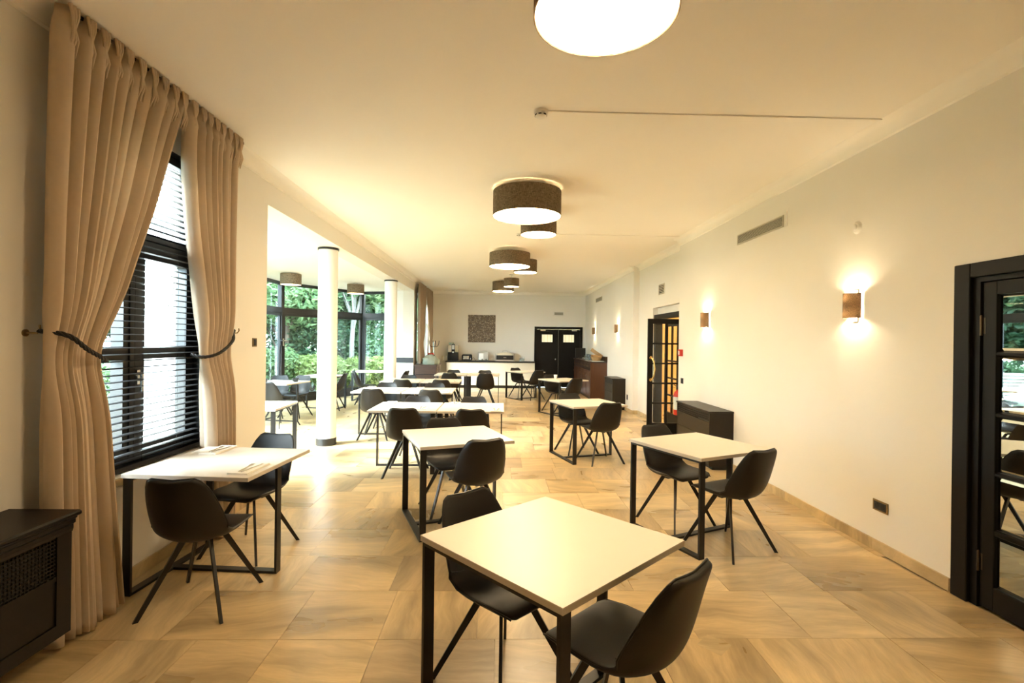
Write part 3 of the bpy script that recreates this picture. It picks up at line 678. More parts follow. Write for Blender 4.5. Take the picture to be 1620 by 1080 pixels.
lamp('drum_lamp', 'brown drum lamp on short stem in the glazed bay, left one', 'drum lamps in the glazed bay', -4.36, 10.5, 2.70, .205, .225, BAYH, 'diffuser_bay')
lamp('drum_lamp', 'brown drum lamp on short stem in the glazed bay, right one between the columns', 'drum lamps in the glazed bay', -3.52, 12.25, 2.695, .20, .22, BAYH, 'diffuser_bay')

# sconces
def sconce(label, y, z0, xw, wd=.155, hh=.205):
    t = thing('wall_sconce', label, 'sconce', (xw, y, z0), 0, 'sconces on the right wall'); n = 14
    prof = []
    for i in range(n+1):
        a = math.pi*i/n; prof.append((-math.sin(a)*.085-.012, -math.cos(a)*wd/2))
    outer = [(x, y_, 0) for x, y_ in prof]; vs = []
    for z in (0, hh):
        vs += [(x, y_, z) for x, y_ in prof]+[(x*.97+.002, y_*.96, z) for x, y_ in prof]
    k_ = n+1; fs = []
    for i in range(n):
        fs += [(i, i+1, 2*k_+i+1, 2*k_+i), (k_+i+1, k_+i, 3*k_+i, 3*k_+i+1), (i+1, i, k_+i, k_+i+1), (2*k_+i, 2*k_+i+1, 3*k_+i+1, 3*k_+i)]
    MB().add(vs, fs).build('shade', M['linen_sconce'], t, True)
    MB().box(-.012, -.001, -.035, .035, -.03, hh+.03).build('back_plate', M['white_plastic'], t, bevel=.003)
    MB().lathe([(.012, hh*.28), (.018, hh*.5), (.012, hh*.7)], 12, (-.045, 0, 0)).build('bulb', M['shade_inner'], t, True)
    for zz_ in (.035, hh-.035):
        ld = bpy.data.lights.new('sconce_light', 'POINT'); ld.energy = SCONCE_W/2; ld.color = (1, .78, .50); ld.shadow_soft_size = .018
        lo = bpy.data.objects.new('sconce_light', ld); C.objects.link(lo); lo.parent = t; lo.location = (-.055, 0, zz_)
    return t
sconce('brown linen wall sconce nearest the camera, beside the mirrored door', 4.055, 1.815, XR)
sconce('brown linen wall sconce above the radiator cabinet near the open glazed door', 7.0, 1.82, XR)
sconce('brown linen wall sconce between the pilaster and the sideboard', 12.4, 1.83, RX3)
sconce('brown linen wall sconce farthest away, above the sideboard', 15.4, 1.83, RX3)
cl_d = bpy.data.lights.new('corridor_lamp', 'POINT'); cl_d.energy = 60; cl_d.color = (1, .8, .5); cl_d.shadow_soft_size = .12
cl_o = bpy.data.objects.new('corridor_lamp', cl_d); C.objects.link(cl_o); cl_o.location = (4.3, 9.8, 2.3)
# ================================================================== TABLES
def bevel_top(mb_name, w_, d_, z0, z1, t):
    o = MB().box(-w_/2, w_/2, -d_/2, d_/2, z1-.004, z1).build('tabletop', M['table_top'], t)
    MB().box(-w_/2, w_/2, -d_/2, d_/2, z0, z1-.004).build('edge_band', M['table_edge'], o)
    return o
def make_table(w_=.80, d_=.80):
    """loop of flat bar under the -x edge, a single thin leg at the middle of the +x edge, stretcher between them"""
    t = thing('dining_table', 'x', 'table'); hz = .725; z1 = .75
    bevel_top('tabletop', w_, d_, hz, z1, t)
    bw, bt = .052, .016; x = -w_/2+.03; ye = d_/2-.012
    MB().box(x-bw/2, x+bw/2, -ye, -ye+bt, bt, hz).build('leg', M['black_metal'], t)
    MB().box(x-bw/2, x+bw/2, ye-bt, ye, bt, hz).build('leg', M['black_metal'], t)
    MB().box(x-bw/2, x+bw/2, -ye, ye, 0, bt).build('foot_bar', M['black_metal'], t)
    MB().box(x-bw/2, x+bw/2, -ye+bt, ye-bt, hz-bt, hz).box(x+bw/2, w_/2-.03, -.026, .026, hz-bt, hz).build('top_bar', M['black_metal'], t)
    xr = w_/2-.02
    MB().box(xr-bt, xr, -.026, .026, bt, hz-bt).build('leg', M['black_metal'], t)
    MB().box(x+bw/2, xr, -.026, .026, 0, bt).build('stretcher', M['black_metal'], t)
    return t
T0 = make_table()
first = [True]
def table(cx, cy_, ang, label, group=None, proto=None):
    if first[0]: first[0] = False; o = T0
    else: o = dup(T0)
    o.location = (cx, cy_, 0); o.rotation_euler = (0, 0, ang); o['label'] = label
    if group: o['group'] = group
    elif 'group' in o.keys(): del o['group']
    return o

# ================================================================== CHAIRS
def make_chair():
    t = thing('bucket_chair', 'x', 'chair')
    # centre-line profile (y, z), half width, edge lift (along surface normal), front faces +y
    P = [(.232, .425, .140, .0), (.228, .447, .174, .0), (.19, .462, .200, .004), (.10, .462, .212, .010), (.0, .450, .216, .020), (-.08, .440, .217, .036),
         (-.148, .440, .217, .062), (-.196, .470, .216, .084), (-.228, .530, .214, .085), (-.250, .605, .207, .072), (-.268, .690, .192, .051), (-.282, .757, .171, .031), (-.291, .803, .146, .014), (-.294, .820, .115, .006)]
    S = [-1, -.88, -.62, -.3, 0, .3, .62, .88, 1]
    top, bot = [], []
    for i, (y, z, hw, lift) in enumerate(P):
        a = P[max(i-1, 0)]; b = P[min(i+1, len(P)-1)]
        ty, tz = b[0]-a[0], b[1]-a[1]; l = math.hypot(ty, tz); ny, nz = tz/l, -ty/l       # normal
        if ny*0+nz < 0 and i < 6: ny, nz = -ny, -nz
        if i >= 6 and ny < 0: ny, nz = -ny, -nz
        for s in S:
            e = lift*abs(s)**2.2
            x = hw*s*(1-.0*abs(s))
            dz = -.008*(1-abs(s)) if i >= 12 else 0
            cx = (x, y+ny*e, z+nz*e+dz)
            th = .034 if abs(s) < .95 else .018
            top.append(cx); bot.append((x*.985, y+ny*(e-th), z+nz*(e-th)+dz))
    n = len(S); m = len(P); fs = []
    K = n*m
    for i in range(m-1):
        for j in range(n-1):
            a = i*n+j; fs += [(a, a+1, a+n+1, a+n), (K+a+1, K+a, K+a+n, K+a+n+1)]
    for j in range(n-1): fs += [(j+1, j, K+j, K+j+1), ((m-1)*n+j, (m-1)*n+j+1, K+(m-1)*n+j+1, K+(m-1)*n+j)]
    for i in range(m-1): fs += [(i*n, (i+1)*n, K+(i+1)*n, K+i*n), ((i+1)*n+n-1, i*n+n-1, K+i*n+n-1, K+(i+1)*n+n-1)]
    o = MB().add(top+bot, fs).build('seat_shell', M['leather'], t); subsurf(o, 2)
    # piping along the rim and the seam across the seat
    rim = [top[i*n] for i in range(1, m)]+[top[(m-1)*n+j] for j in range(1, n-1)]+[top[i*n+n-1] for i in range(m-1, 0, -1)]
    q = MB().tube([(p[0]*.985, p[1]-.006 if p[2] > .5 else p[1], p[2]-.008 if p[2] < .5 else p[2]-.002) for p in rim], .0045, 6).build('rim_piping', M['piping'], t, True)
    i = 7; MB().tube([(p[0]*.97, p[1]+.001, p[2]+.001) for p in top[i*n:i*n+n]], .003, 5).build('seam', M['piping'], t, True)
    MB().lathe([(.10, .405), (.105, .412), (.10, .424)], 20).box(-.11, .11, -.02, .02, .398, .408).box(-.02, .02, -.11, .11, .397, .407).build('mounting_plate', M['leg_metal'], t)
    for sx in (-1, 1):
        for sy in (-1, 1):
            p = Vector((sx*.075, sy*.065, .405)); q_ = Vector((sx*.235, sy*.235, 0))
            out = Vector((sx, sy, 0)).normalized(); sd = Vector((-out.y, out.x, 0))
            def quad(c, a, b): return [c-sd*a-out*b, c+sd*a-out*b, c+sd*a+out*b, c-sd*a+out*b]
            MB().hexa(quad(q_, .0075, .013), quad(p, .0075, .019)).build('leg', M['leg_metal'], t)
    return t
C0 = make_chair(); cfirst = [True]
def chair(x, y, ang, label, group=None):
    """ang: heading of the seat front, degrees from +x"""
    if cfirst[0]: cfirst[0] = False; o = C0
    else: o = dup(C0)
    o.location = (x, y, 0); o.rotation_euler = (0, 0, R(ang-90)); o['label'] = label
    if group: o['group'] = group
    return o
def placed(cx, cy_, ang, label, tgroup, la, lb, da=.33, db=.30, ea=.02, eb=.05, group='dark bucket chairs at the single tables', ta=0, tb=0):
    """square table with a chair on its far side (la) and near side (lb); ang = heading of the loop->single leg axis"""
    a = R(ang); u = Vector((math.cos(a), math.sin(a))); v = Vector((math.sin(a), -math.cos(a)))
    table(cx, cy_, a, label, tgroup)
    c = Vector((cx, cy_))
    if la: p = c-v*da+u*ea; chair(p.x, p.y, math.degrees(math.atan2(v.y, v.x))+ta, la, group)
    if lb: p = c+v*db+u*eb; chair(p.x, p.y, math.degrees(math.atan2(-v.y, -v.x))+tb, lb, group)
TG = 'square tables standing alone'
placed(.236, 2.13, 42.5, 'bare white square table nearest the camera on black flat-bar legs', TG,
       'dark bucket chair on the far left side of the nearest bare table', 'dark bucket chair at the bottom of the picture, pushed to the nearest bare table', .285, .325, -.01, .02)
placed(1.68, 4.13, 24.9, 'bare white square table near the right wall, right of the nearest table', TG,
       'dark bucket chair behind the bare table near the right wall', 'dark bucket chair in front of the bare table near the right wall', .285, .30, .03, .02)
placed(-.376, 4.43, 20.8, 'bare white square table left of the middle, between the window table and the aisle', TG,
       'dark bucket chair behind the bare table left of the aisle, mostly hidden', 'dark bucket chair in front of the bare table left of the aisle', .285, .29, .03, .08)
placed(1.233, 6.90, 17.2, 'bare white square table right of the aisle, third from the camera', TG,
       'dark bucket chair behind the third bare table right of the aisle', 'dark bucket chair in front of the third bare table right of the aisle', .28, .30, -.02, .04)
placed(1.43, 11.05, 30, 'white square table with a mug, near the wooden sideboard', TG,
       'dark bucket chair behind the table with the white mug', 'dark bucket chair in front of the table with the white mug', .285, .30, .03, -.08)
placed(.73, 13.85, 32, 'white square table in front of the far double door', TG,
       'dark bucket chair left behind the table in front of the far double door', 'dark bucket chair right of the table in front of the far double door', .30, .30, .05, .05)
# window table
placed(-1.86, 3.455, -4.8, 'white table by the curtained window laid with two napkins', None,
       'dark bucket chair behind the window table, facing the camera', 'dark bucket chair in front of the window table with its back to the camera', .34, .40, -.02, .13, 'dark bucket chairs at the window table', ta=-8, tb=5)
# double rows: left table has its loop at the join, right table likewise
def double_row(n, x0, xm, x1, yc, word, chairs, wl=.8):
    wdl, wdr = xm-x0, x1-xm
    o = table((x0+xm)/2-.004, yc, math.pi, 'white laid table, left half of the %s' % word); o.scale = ((wdl-.012)/.8, 1.04, 1)
    o = table((x1+xm)/2+.004, yc, 0, 'white laid table, right half of the %s' % word); o.scale = ((wdr-.012)/.8, 1.04, 1)
    for x, y, a, lab in chairs: chair(x, y, a, lab+' the '+word, 'dark bucket chairs along the double tables')
WA, WB_, WC, WD = 'first double table', 'second double table', 'third double table', 'double table nearest the counter'
double_row('a', -1.55, -.735, .07, 6.32, WA, [(-1.09, 5.95, 92, 'dark bucket chair on the near side, left half of'), (-.30, 5.90, 88, 'dark bucket chair on the near side, right half of'),
           (-1.11, 6.61, -90, 'dark bucket chair on the far side, left half of'), (-.34, 6.60, -90, 'dark bucket chair on the far side, right half of')])
double_row('b', -2.36, -1.56, -.75, 8.40, WB_, [(-1.98, 8.10, 91, 'dark bucket chair on the near side, left half of'), (-1.06, 8.04, 88, 'dark bucket chair on the near side, right half of'),
           (-1.99, 8.70, -90, 'dark bucket chair on the far side, left half of'), (-1.14, 8.69, -90, 'dark bucket chair on the far side, right half of')])
double_row('c', -2.38, -1.58, -.79, 10.40, WC, [(-1.88, 9.98, 90, 'dark bucket chair on the near side, left half of'), (-1.13, 10.04, 90, 'dark bucket chair on the near side, right half of'),
           (-1.97, 10.69, -90, 'dark bucket chair on the far side, left half of')])
double_row('d', -1.56, -.78, .02, 12.45, WD, [(-1.17, 12.06, 90, 'dark bucket chair on the near side, left half of'), (-.32, 12.14, 90, 'dark bucket chair on the near side, right half of'),
           (-1.18, 12.78, -90, 'dark bucket chair on the far side, left half of'), (-.365, 12.75, -90, 'dark bucket chair on the far side, right half of')])
# bay tables
BG = 'tables in the glazed bay'; BC = 'dark bucket chairs in the glazed bay'
table(-4.20, 9.66, R(-10), 'white table in the bay holding two black cups', BG)
chair(-3.95, 9.12, 66, 'dark bucket chair on the near side of the bay table with black cups', BC)
chair(-4.12, 10.22, -100, 'dark bucket chair right on the far side of the bay table with black cups', BC)
chair(-4.50, 10.15, -86, 'dark bucket chair left on the far side of the bay table with black cups', BC)
table(-3.06, 6.32, R(184), 'white table in the bay just behind the wall end by the switch', BG)
table(-4.02, 11.45, R(170), 'white table in the bay behind the nearest column', BG)
chair(-3.74, 11.28, 182, 'dark bucket chair just right of the nearest column, facing the bay glass', BC)
table(-3.40, 13.28, R(2), 'white table in the bay between the columns at the far glass', BG)
chair(-3.27, 12.35, 10, 'dark bucket chair facing right in the bay, between the columns', BC)
chair(-2.56, 12.42, 172, 'dark bucket chair facing left in the bay, partly behind the farther column', BC)

# ================================================================== TABLE SETTINGS
def make_fork():
    t = thing('fork', 'x', 'fork')
    pts = [(-.0035, -.10), (.0035, -.10), (.006, -.06), (.0035, .01), (.003, .04), (.010, .055), (.011, .062)]
    poly = [(-.0045, -.100), (.0045, -.100), (.006, -.085), (.0045, -.03), (.003, .03), (.004, .042), (.011, .052), (.011, .062), (-.011, .062), (-.011, .052), (-.004, .042), (-.003, .03), (-.0045, -.03), (-.006, -.085)]
    MB().prism(poly, 0, .0025).build('handle', M['chrome'], t)
    m = MB()
    for i in range(4): m.box(-.011+i*.0062, -.0076+i*.0062, .062, .10, .0005, .0025)
    m.build('tines', M['chrome'], t); return t
def make_knife():
    t = thing('knife', 'x', 'knife')
    MB().prism([(-.006, -.105), (.006, -.105), (.0065, -.02), (.005, .0), (-.005, .0), (-.0065, -.02)], 0, .005).build('handle', M['chrome'], t, bevel=.001)
    MB().prism([(-.005, 0), (.005, 0), (.0085, .03), (.009, .08), (.004, .108), (-.005, .112)], .001, .003).build('blade', M['chrome'], t); return t
def make_napkin():
    o = MB().box(-.065, .065, -.135, .135, 0, .005).box(-.064, .061, -.134, .136, .0052, .0105).build('napkin', M['napkin'], bevel=.001)
    tag(o, 'x', 'napkin'); return o
protos = [make_napkin(), make_fork(), make_knife()]; sfirst = [True]
def setting(x, y, ang, where, z=.7502):
    global protos
    its = protos if sfirst[0] else [dup(p) for p in protos]
    sfirst[0] = False
    a = R(ang); ca, sa = math.cos(a), math.sin(a)
    for o, (dx, dy, dr, dz), nm in zip(its, ((0, 0, 0, 0), (-.018, .0, 5, .0107), (.022, -.005, -6, .0107)), ('folded white napkin', 'steel fork on the napkin', 'steel knife on the napkin')):
        o.location = (x+dx*ca-dy*sa, y+dx*sa+dy*ca, z+dz); o.rotation_euler = (0, 0, a+R(dr)); o['label'] = nm+' '+where; o['group'] = 'place settings'
setting(-1.585, 3.22, -3, 'near the front right corner of the window table')
setting(-2.07, 3.75, -4, 'at the back of the window table')
for x, y, wh in ((-1.42, 6.62, 'at the far left of the'), (-.93, 6.12, 'at the near left of the'), (-.57, 6.60, 'at the far right of the'), (-.03, 6.02, 'at the near right of the')):
    setting(x, y, 0, wh+' '+WA)
for x, y, wh in ((-2.22, 8.72, 'at the far left of the'), (-1.72, 8.25, 'at the near left of the'), (-1.37, 8.68, 'at the far right of the'), (-.86, 8.06, 'at the near right of the')):
    setting(x, y, 0, wh+' '+WB_)
for x, y, wh in ((-1.70, 10.35, 'at the near left of the'), (-1.33, 10.70, 'at the far right of the'), (-.88, 10.08, 'at the near right of the')):
    setting(x, y, 0, wh+' '+WC)
for x, y, wh in ((-1.40, 12.85, 'at the far left of the'), (-.9, 12.4, 'at the near left of the'), (-.62, 12.85, 'at the far right of the')):
    setting(x, y, 0, wh+' '+WD)
def cup(x, y, z, mat, label, r=.045, h=.055, handle=True, liquid=None):
    t = thing('cup', label, 'cup', (x, y, z), random.uniform(0, 6))
    MB().lathe([(0, 0), (r*.6, 0), (r*.85, h*.35), (r, h), (r-.004, h), (r*.8, h*.38), (r*.5, .006), (0, .006)], 20, cap=False).build('bowl', mat, t, True)
    if handle: MB().tube([(r*.9, 0, h*.85), (r+.02, 0, h*.8), (r+.024, 0, h*.5), (r+.012, 0, h*.3), (r*.82, 0, h*.28)], .004, 6).build('handle', mat, t, True)
    return t
cup(-4.40, 9.48, .7502, M['black_ceramic'], 'black cup on the left of the bay table', .06, .07)
cup(-3.92, 9.72, .7502, M['black_ceramic'], 'black cup on the right of the bay table', .06, .07)
cup(1.28, 11.22, .7502, M['ceramic'], 'white mug on the square table near the sideboard', .042, .09)
setting(-4.12, 9.50, 20, 'on the bay table with black cups')
setting(-3.35, 13.2, 0, 'on the bay table between the columns')

# ================================================================== RADIATOR CABINETS
def perforated(mb, y0, y1, z0, z1, x, nx):
    pass
# near left
t = thing('radiator_cabinet', 'nearly black moulded radiator cabinet with perforated grille in the left corner', 'cabinet', (XL, 2.49, 0))
ln = 1.9; dp = .31
MB().extr([(0, .715), (dp+.03, .715), (dp+.038, .722), (dp+.038, .733), (dp+.03, .74), (0, .74)], (0, 0, 0), (0, -ln, 0), (1, 0, 0), (0, 0, 1)).build('top_board', M['dark_wood'], t)
MB().extr([(dp-.02, .64), (dp+.004, .64), (dp+.008, .655), (dp+.008, .675), (dp+.018, .682), (dp+.018, .70), (dp+.026, .708), (dp+.026, .715), (dp-.02, .715)], (0, -.01, 0), (0, -ln, 0), (1, 0, 0), (0, 0, 1)).build('moulding', M['dark_wood'], t)
MB().box(0.002, dp, -.03, -.01, .155, .715).build('side_panel', M['dark_wood'], t)
MB().box(dp-.02, dp, -.09, -.03, .155, .64).box(dp-.02, dp, -ln, -.09, .155, .22).build('face_frame', M['dark_wood'], t)
MB().box(dp-.016, dp-.008, -ln, -.09, .22, .43).build('lower_panel', M['dark_wood'], t)
MB().box(dp-.02, dp-.002, -ln, -.09, .43, .45).build('rail', M['dark_wood'], t)
g = MB(); py = .018; ny_ = int((ln-.1)/py)
# grille: staggered holes made of crossing thin bars, two layers
for i in range(ny_):
    yy = -.095-i*py; g.box(dp-.012, dp-.008, yy-.0055, yy, .45, .64)
for k_ in range(11):
    z = .455+k_*.0175; g.box(dp-.0125, dp-.0075, -ln, -.09, z, z+.006)
o = g.build('grille', M['dark_wood'], t); o['kind'] = 'stuff'
MB().box(.01, .08, -ln, -.25, .0, .155).build('plinth', M['rubber'], t)
MB().box(dp-.06, dp-.05, -ln, -.09, .22, .64).build('backing', M['rubber'], t)
def rad_cab(label, xw, y0, y1, dp=.31, hh=.74):
    t = thing('radiator_cabinet', label, 'cabinet', (xw, y0, 0), 0, 'dark radiator cabinets on the right wall'); L_ = y1-y0
    MB().box(-dp-.012, -.001, -.012, L_+.012, hh-.022, hh).build('top_board', M['rad_wood'], t, bevel=.004)
    MB().box(-dp, -.001, 0, .02, .05, hh-.022).build('side_panel', M['rad_wood'], t); MB().box(-dp, -.001, L_-.02, L_, .05, hh-.022).build('side_panel', M['rad_wood'], t)
    MB().box(-dp+.004, -dp+.018, .02, L_-.02, .07, .40).build('lower_panel', M['rad_wood'], t)
    MB().box(-dp+.002, -dp+.018, .02, L_-.02, .408, .60).build('front_panel', M['rad_wood'], t)
    for k_ in range(4): MB().box(-dp-.002+.004*k_, -dp+.012+.004*k_, .02, L_-.02, .612+k_*.026, .626+k_*.026).build('slat', M['rad_wood'], t)
    MB().box(-dp+.06, -.01, .04, L_-.04, 0, .05).build('plinth', M['rubber'], t)
    MB().box(-dp+.03, -dp+.034, .02, L_-.02, .60, .72).build('backing', M['rubber'], t)
rad_cab('dark brown radiator cabinet by the open glazed door, under a sconce', XR, 6.17, 7.30)
rad_cab('dark brown radiator cabinet between the pilaster and the wooden sideboard', RX3, 11.6, 12.45)

# ================================================================== WALL FITTINGS
def grille(label, p, ln, hh, axis, n, frame=.012):
    """p = near lower corner on the wall; axis 'y' on the right wall (faces -x), 'x' on the back wall (faces -y)"""
    t = thing('air_vent', label, 'vent', p, 0 if axis == 'y' else math.pi/2*3)
    MB().box(-.012, -.001, 0, ln, 0, frame).box(-.012, -.001, 0, ln, hh-frame, hh).box(-.012, -.001, 0, frame, frame, hh-frame).box(-.012, -.001, ln-frame, ln, frame, hh-frame).build('frame', M['grille_paint'], t)
    MB().box(-.004, -.001, frame, ln-frame, frame, hh-frame).build('backing', M['grille_dark'], t)
    for i in range(n):
        z = frame+(i+.5)*(hh-2*frame)/n; dz = (hh-2*frame)/n*.2
        MB().add([(-.004, frame, z-dz), (-.011, frame, z-dz*.2), (-.011, frame, z+dz), (-.004, frame, z+dz*.4), (-.004, ln-frame, z-dz), (-.011, ln-frame, z-dz*.2), (-.011, ln-frame, z+dz), (-.004, ln-frame, z+dz*.4)],
                 [(3, 2, 1, 0), (4, 5, 6, 7), (0, 1, 5, 4), (1, 2, 6, 5), (2, 3, 7, 6), (3, 0, 4, 7)]).build('vane', M['grille_paint'], t)
    return t
grille('long air vent high on the right wall near the camera', (XR, 5.12, 2.815), 1.0, .125, 'y', 8)
grille('small square air vent above the open glazed door', (RX2, 9.30, 2.52), .34, .20, 'y', 6)
grille('air vent high on the right wall at the far end', (RX3, 14.4, 2.80), .9, .13, 'y', 6)
tag(MB().box(XR-.012, XR-.001, 5.055, 5.09, 2.81, 2.97).build('cover_plate', M['wall']), 'thin cream cover strip at the near end of the long air vent', 'cover')
t = thing('emergency_light', 'small boxy emergency light above the far double door', 'lamp', (2.04, YB, 2.55)); MB().box(-.19, .19, -.05, -.001, -.075, .075).build('housing', M['white_plastic'], t, bevel=.006); MB().box(-.15, .15, -.054, -.049, -.045, .045).build('lens', M['grille_lens'], t)
# plaster rosette
tag(MB().lathe([(.0, -.03), (.02, -.028), (.026, -.02), (.04, -.018), (.046, -.008), (.055, -.001)], 20, (XR, 4.05, 2.565), 'x').build('wall_rosette', M['wall'], None, True), 'small round white plug above the nearest sconce', 'plug')
t = thing('switch_plate', 'dark switch plate on the cream wall end beside the right curtain', 'switch', (XL, 4.90, 1.545)); MB().box(.001, .008, -.042, .042, -.042, .042).build('plate', M['hook'], t, bevel=.002); MB().box(.008, .012, -.022, .022, -.03, .03).build('rocker', M['black_plastic'], t)
t = thing('socket_plate', 'dark double socket low on the right wall beside the mirrored door', 'socket', (XR, 3.755, .355)); MB().box(-.009, -.001, -.075, .075, -.042, .042).build('plate', M['hook'], t, bevel=.002)
MB().box(-.011, -.009, -.06, .06, -.03, .03).build('insert', M['black_plastic'], t)
for dy in (-.03, .03): MB().lathe([(.02, -.0135), (.02, -.011)], 14, (0, dy, 0), 'x').build('outlet', M['rubber'], t)
t = thing('switch_plate', 'dark switch on the right wall below the red call point', 'switch', (XR, 7.94, .985)); MB().box(-.009, -.001, -.05, .05, -.045, .045).build('plate', M['black_plastic'], t, bevel=.002); MB().box(-.012, -.009, -.03, .03, -.03, .03).build('rocker', M['grille_dark'], t)
t = thing('fire_call_point', 'red fire call point on the right wall by the open glazed door', 'alarm', (XR, 7.97, 1.435)); MB().box(-.05, -.001, -.05, .05, -.055, .055).build('housing', M['red'], t, bevel=.004); MB().box(-.053, -.049, -.028, .028, -.03, .03).build('press_plate', M['paper'], t)
t = thing('socket_plate', 'dark socket low on the right wall beside the farther radiator cabinet', 'socket', (RX3, 11.42, .33)); MB().box(-.009, -.001, -.045, .045, -.06, .06).build('plate', M['black_plastic'], t, bevel=.002); MB().box(-.012, -.009, -.025, .025, -.04, .04).build('insert', M['rubber'], t)
# fire extinguisher
t = thing('fire_extinguisher', 'red fire extinguisher with pale label hanging in the door recess', 'extinguisher', (2.975, 8.205, .40))
MB().lathe([(0, 0), (.06, 0), (.068, .012), (.068, .33), (.05, .38), (.022, .40), (.022, .42), (0, .42)], 22).build('cylinder', M['red'], t, True)
MB().lathe([(.0692, .09), (.0692, .30)], 22, cap=False).build('instruction_label', M['paper_label'], t, True)
MB().lathe([(.02, .42), (.024, .43), (.018, .46)], 12).bar((0, 0, .455), (-.07, -.02, .50), .02, .008).bar((0, 0, .44), (-.075, -.02, .455), .02, .006).build('valve', M['black_plastic'], t)
MB().tube([(0.0, -.02, .445), (.05, -.06, .42), (.065, -.07, .3), (.06, -.07, .15)], .008, 8).build('hose', M['rubber'], t, True)
MB().box(.062, .124, -.02, .02, .2, .36).build('wall_bracket', M['red'], t)
# smoke detectors and conduits
for lab, cx, cy_, xe, gl in (('smoke detector on the ceiling nearest the camera, at the end of a conduit', .285, 3.67, XR-.05, 'thin ceiling conduit from the nearest smoke detector to the right wall'), ('smoke detector farther down the ceiling behind the second lamp', .30, 7.86, XR-.05, 'thin ceiling conduit farther down the room behind the drum lamps')):
    t = thing('smoke_detector', lab, 'detector', (cx, cy_, HC)); MB().lathe([(.052, -.001), (.052, -.018), (.047, -.022), (.043, -.03), (.043, -.042), (.03, -.052), (0, -.054)], 24, cap=False).build('housing', M['white_plastic'], t, True)
    for k_ in range(7):
        a = math.pi*2*k_/7; MB().box(.0415, .0445, -.011, .011, -.041, -.031).build('slot', M['grille_dark'], t).rotation_euler = (0, 0, a)
    tag(MB().box(cx+.05, xe, cy_-.009, cy_+.009, HC-.010, HC-.001).build('ceiling_conduit', M['ceiling']), gl, 'conduit')

# ================================================================== BACK WALL: COUNTER AND APPLIANCES
CY = 16.68
xs = [-1.75, -1.02, -.28, .46, 1.20]
for i in range(4):
    t = thing('counter_cabinet', ['cream counter cabinet at the left end, beside the old chest', 'cream counter cabinet second from the left under the toaster', 'cream counter cabinet third from the left under the juice machine', 'cream counter cabinet at the right end beside the far double door'][i], 'cabinet', (xs[i], CY, 0), 0, 'cream cabinets under the worktop')
    w_ = xs[i+1]-xs[i]
    MB().box(.001, w_-.001, .02, .51, .10, .865).build('carcass', M['cream_panel'], t); MB().box(0.001, w_-.001, .05, .5, 0, .10).build('plinth', M['worktop'], t)
    MB().box(.003, w_-.003, 0, .019, .105, .86).build('door', M['cream_panel'], t, bevel=.002)
o = MB().box(-1.79, 1.205, CY-.02, YB-.002, .866, .905).build('worktop', M['worktop'], bevel=.004); tag(o, 'long dark worktop along the far wall holding the appliances', 'worktop')
wz = .906
t = thing('picture', 'square speckled brown mosaic picture on the far wall', 'picture', (-.61, YB, 2.0))
MB().box(-.47, .47, -.022, -.001, -.47, .47).build('backing_board', M['chest_wood'], t)
g = MB(); rr = random.Random(4); n_ = 34
for i in range(n_):
    for j in range(n_):
        s = .94/n_; x, z = -.47+i*s, -.47+j*s; dd = rr.uniform(.002, .014); g.box(x+.002, x+s-.002, -.022-dd, -.021, z+.002, z+s-.002)
o = g.build('mosaic_chips', M['mosaic'], t); o['kind'] = 'stuff'
# coffee machine
t = thing('coffee_machine', 'black and silver coffee machine at the left end of the worktop', 'coffee machine', (-1.55, 16.98, wz))
MB().box(-.18, .16, -.17, .17, 0, .28).build('lower_body', M['black_plastic'], t, bevel=.008); MB().box(-.19, .17, -.10, .17, .28, .52).build('upper_body', M['steel'], t, bevel=.008)
MB().box(-.055, .055, -.155, -.10, .27, .56).build('control_panel', M['black_plastic'], t, bevel=.005); MB().box(-.04, .04, -.158, -.154, .38, .52).build('display', M['steel'], t)
MB().box(-.17, -.06, -.106, -.10, .29, .51).build('side_door', M['white_plastic'], t); MB().box(.06, .16, -.106, -.10, .29, .51).build('side_door', M['cream_panel'], t)
MB().box(-.03, .03, -.19, -.15, .26, .31).build('spout', M['chrome'], t); MB().lathe([(.07, .52), (.09, .60), (.09, .605)], 16, (-.08, .05, 0)).build('bean_hopper', M['bag'], t, True)
for dx, lb in ((-.36, 'left one'), (-.26, 'right one')):
    t = thing('milk_jug', 'cream jug beside the coffee machine, '+lb, 'jug', (-1.55+dx, 16.95, wz), 0, 'jugs by the coffee machine'); MB().lathe([(0, 0), (.042, 0), (.045, .02), (.038, .12), (.03, .15), (.026, .15), (.033, .118), (.04, .02), (0, .01)], 18, cap=False).build('body', M['cream_panel'], t, True)
    MB().tube([(.03, 0, .14), (.065, 0, .13), (.068, 0, .08), (.042, 0, .05)], .006, 6).build('handle', M['cream_panel'], t, True)
# toaster
t = thing('toaster', 'black and chrome toaster on the worktop right of the coffee machine', 'toaster', (-1.09, 16.95, wz))
MB().extr([(-.17, .015), (.17, .015), (.17, .17), (.15, .21), (-.15, .21), (-.17, .17)], (0, -.10, 0), (0, .12, 0), (1, 0, 0), (0, 0, 1)).build('body', M['black_plastic'], t, bevel=.008)
MB().box(-.12, .07, -.108, -.10, .05, .16).build('front_plate', M['chrome'], t); MB().box(-.13, .13, -.04, -.01, .2, .212).box(-.13, .13, .03, .06, .2, .212).build('bread_slot', M['rubber'], t)
MB().box(.10, .135, -.125, -.10, .12, .14).build('lever', M['black_plastic'], t); MB().lathe([(.016, -.013), (.016, 0)], 12, (.12, -.10, .06), 'y').build('dial', M['chrome'], t)
MB().tube([(.17, .03, .05), (.21, .0, .11), (.25, .02, .07), (.28, .05, .006), (.31, .15, .03)], .005, 6).build('cable', M['rubber'], t, True)
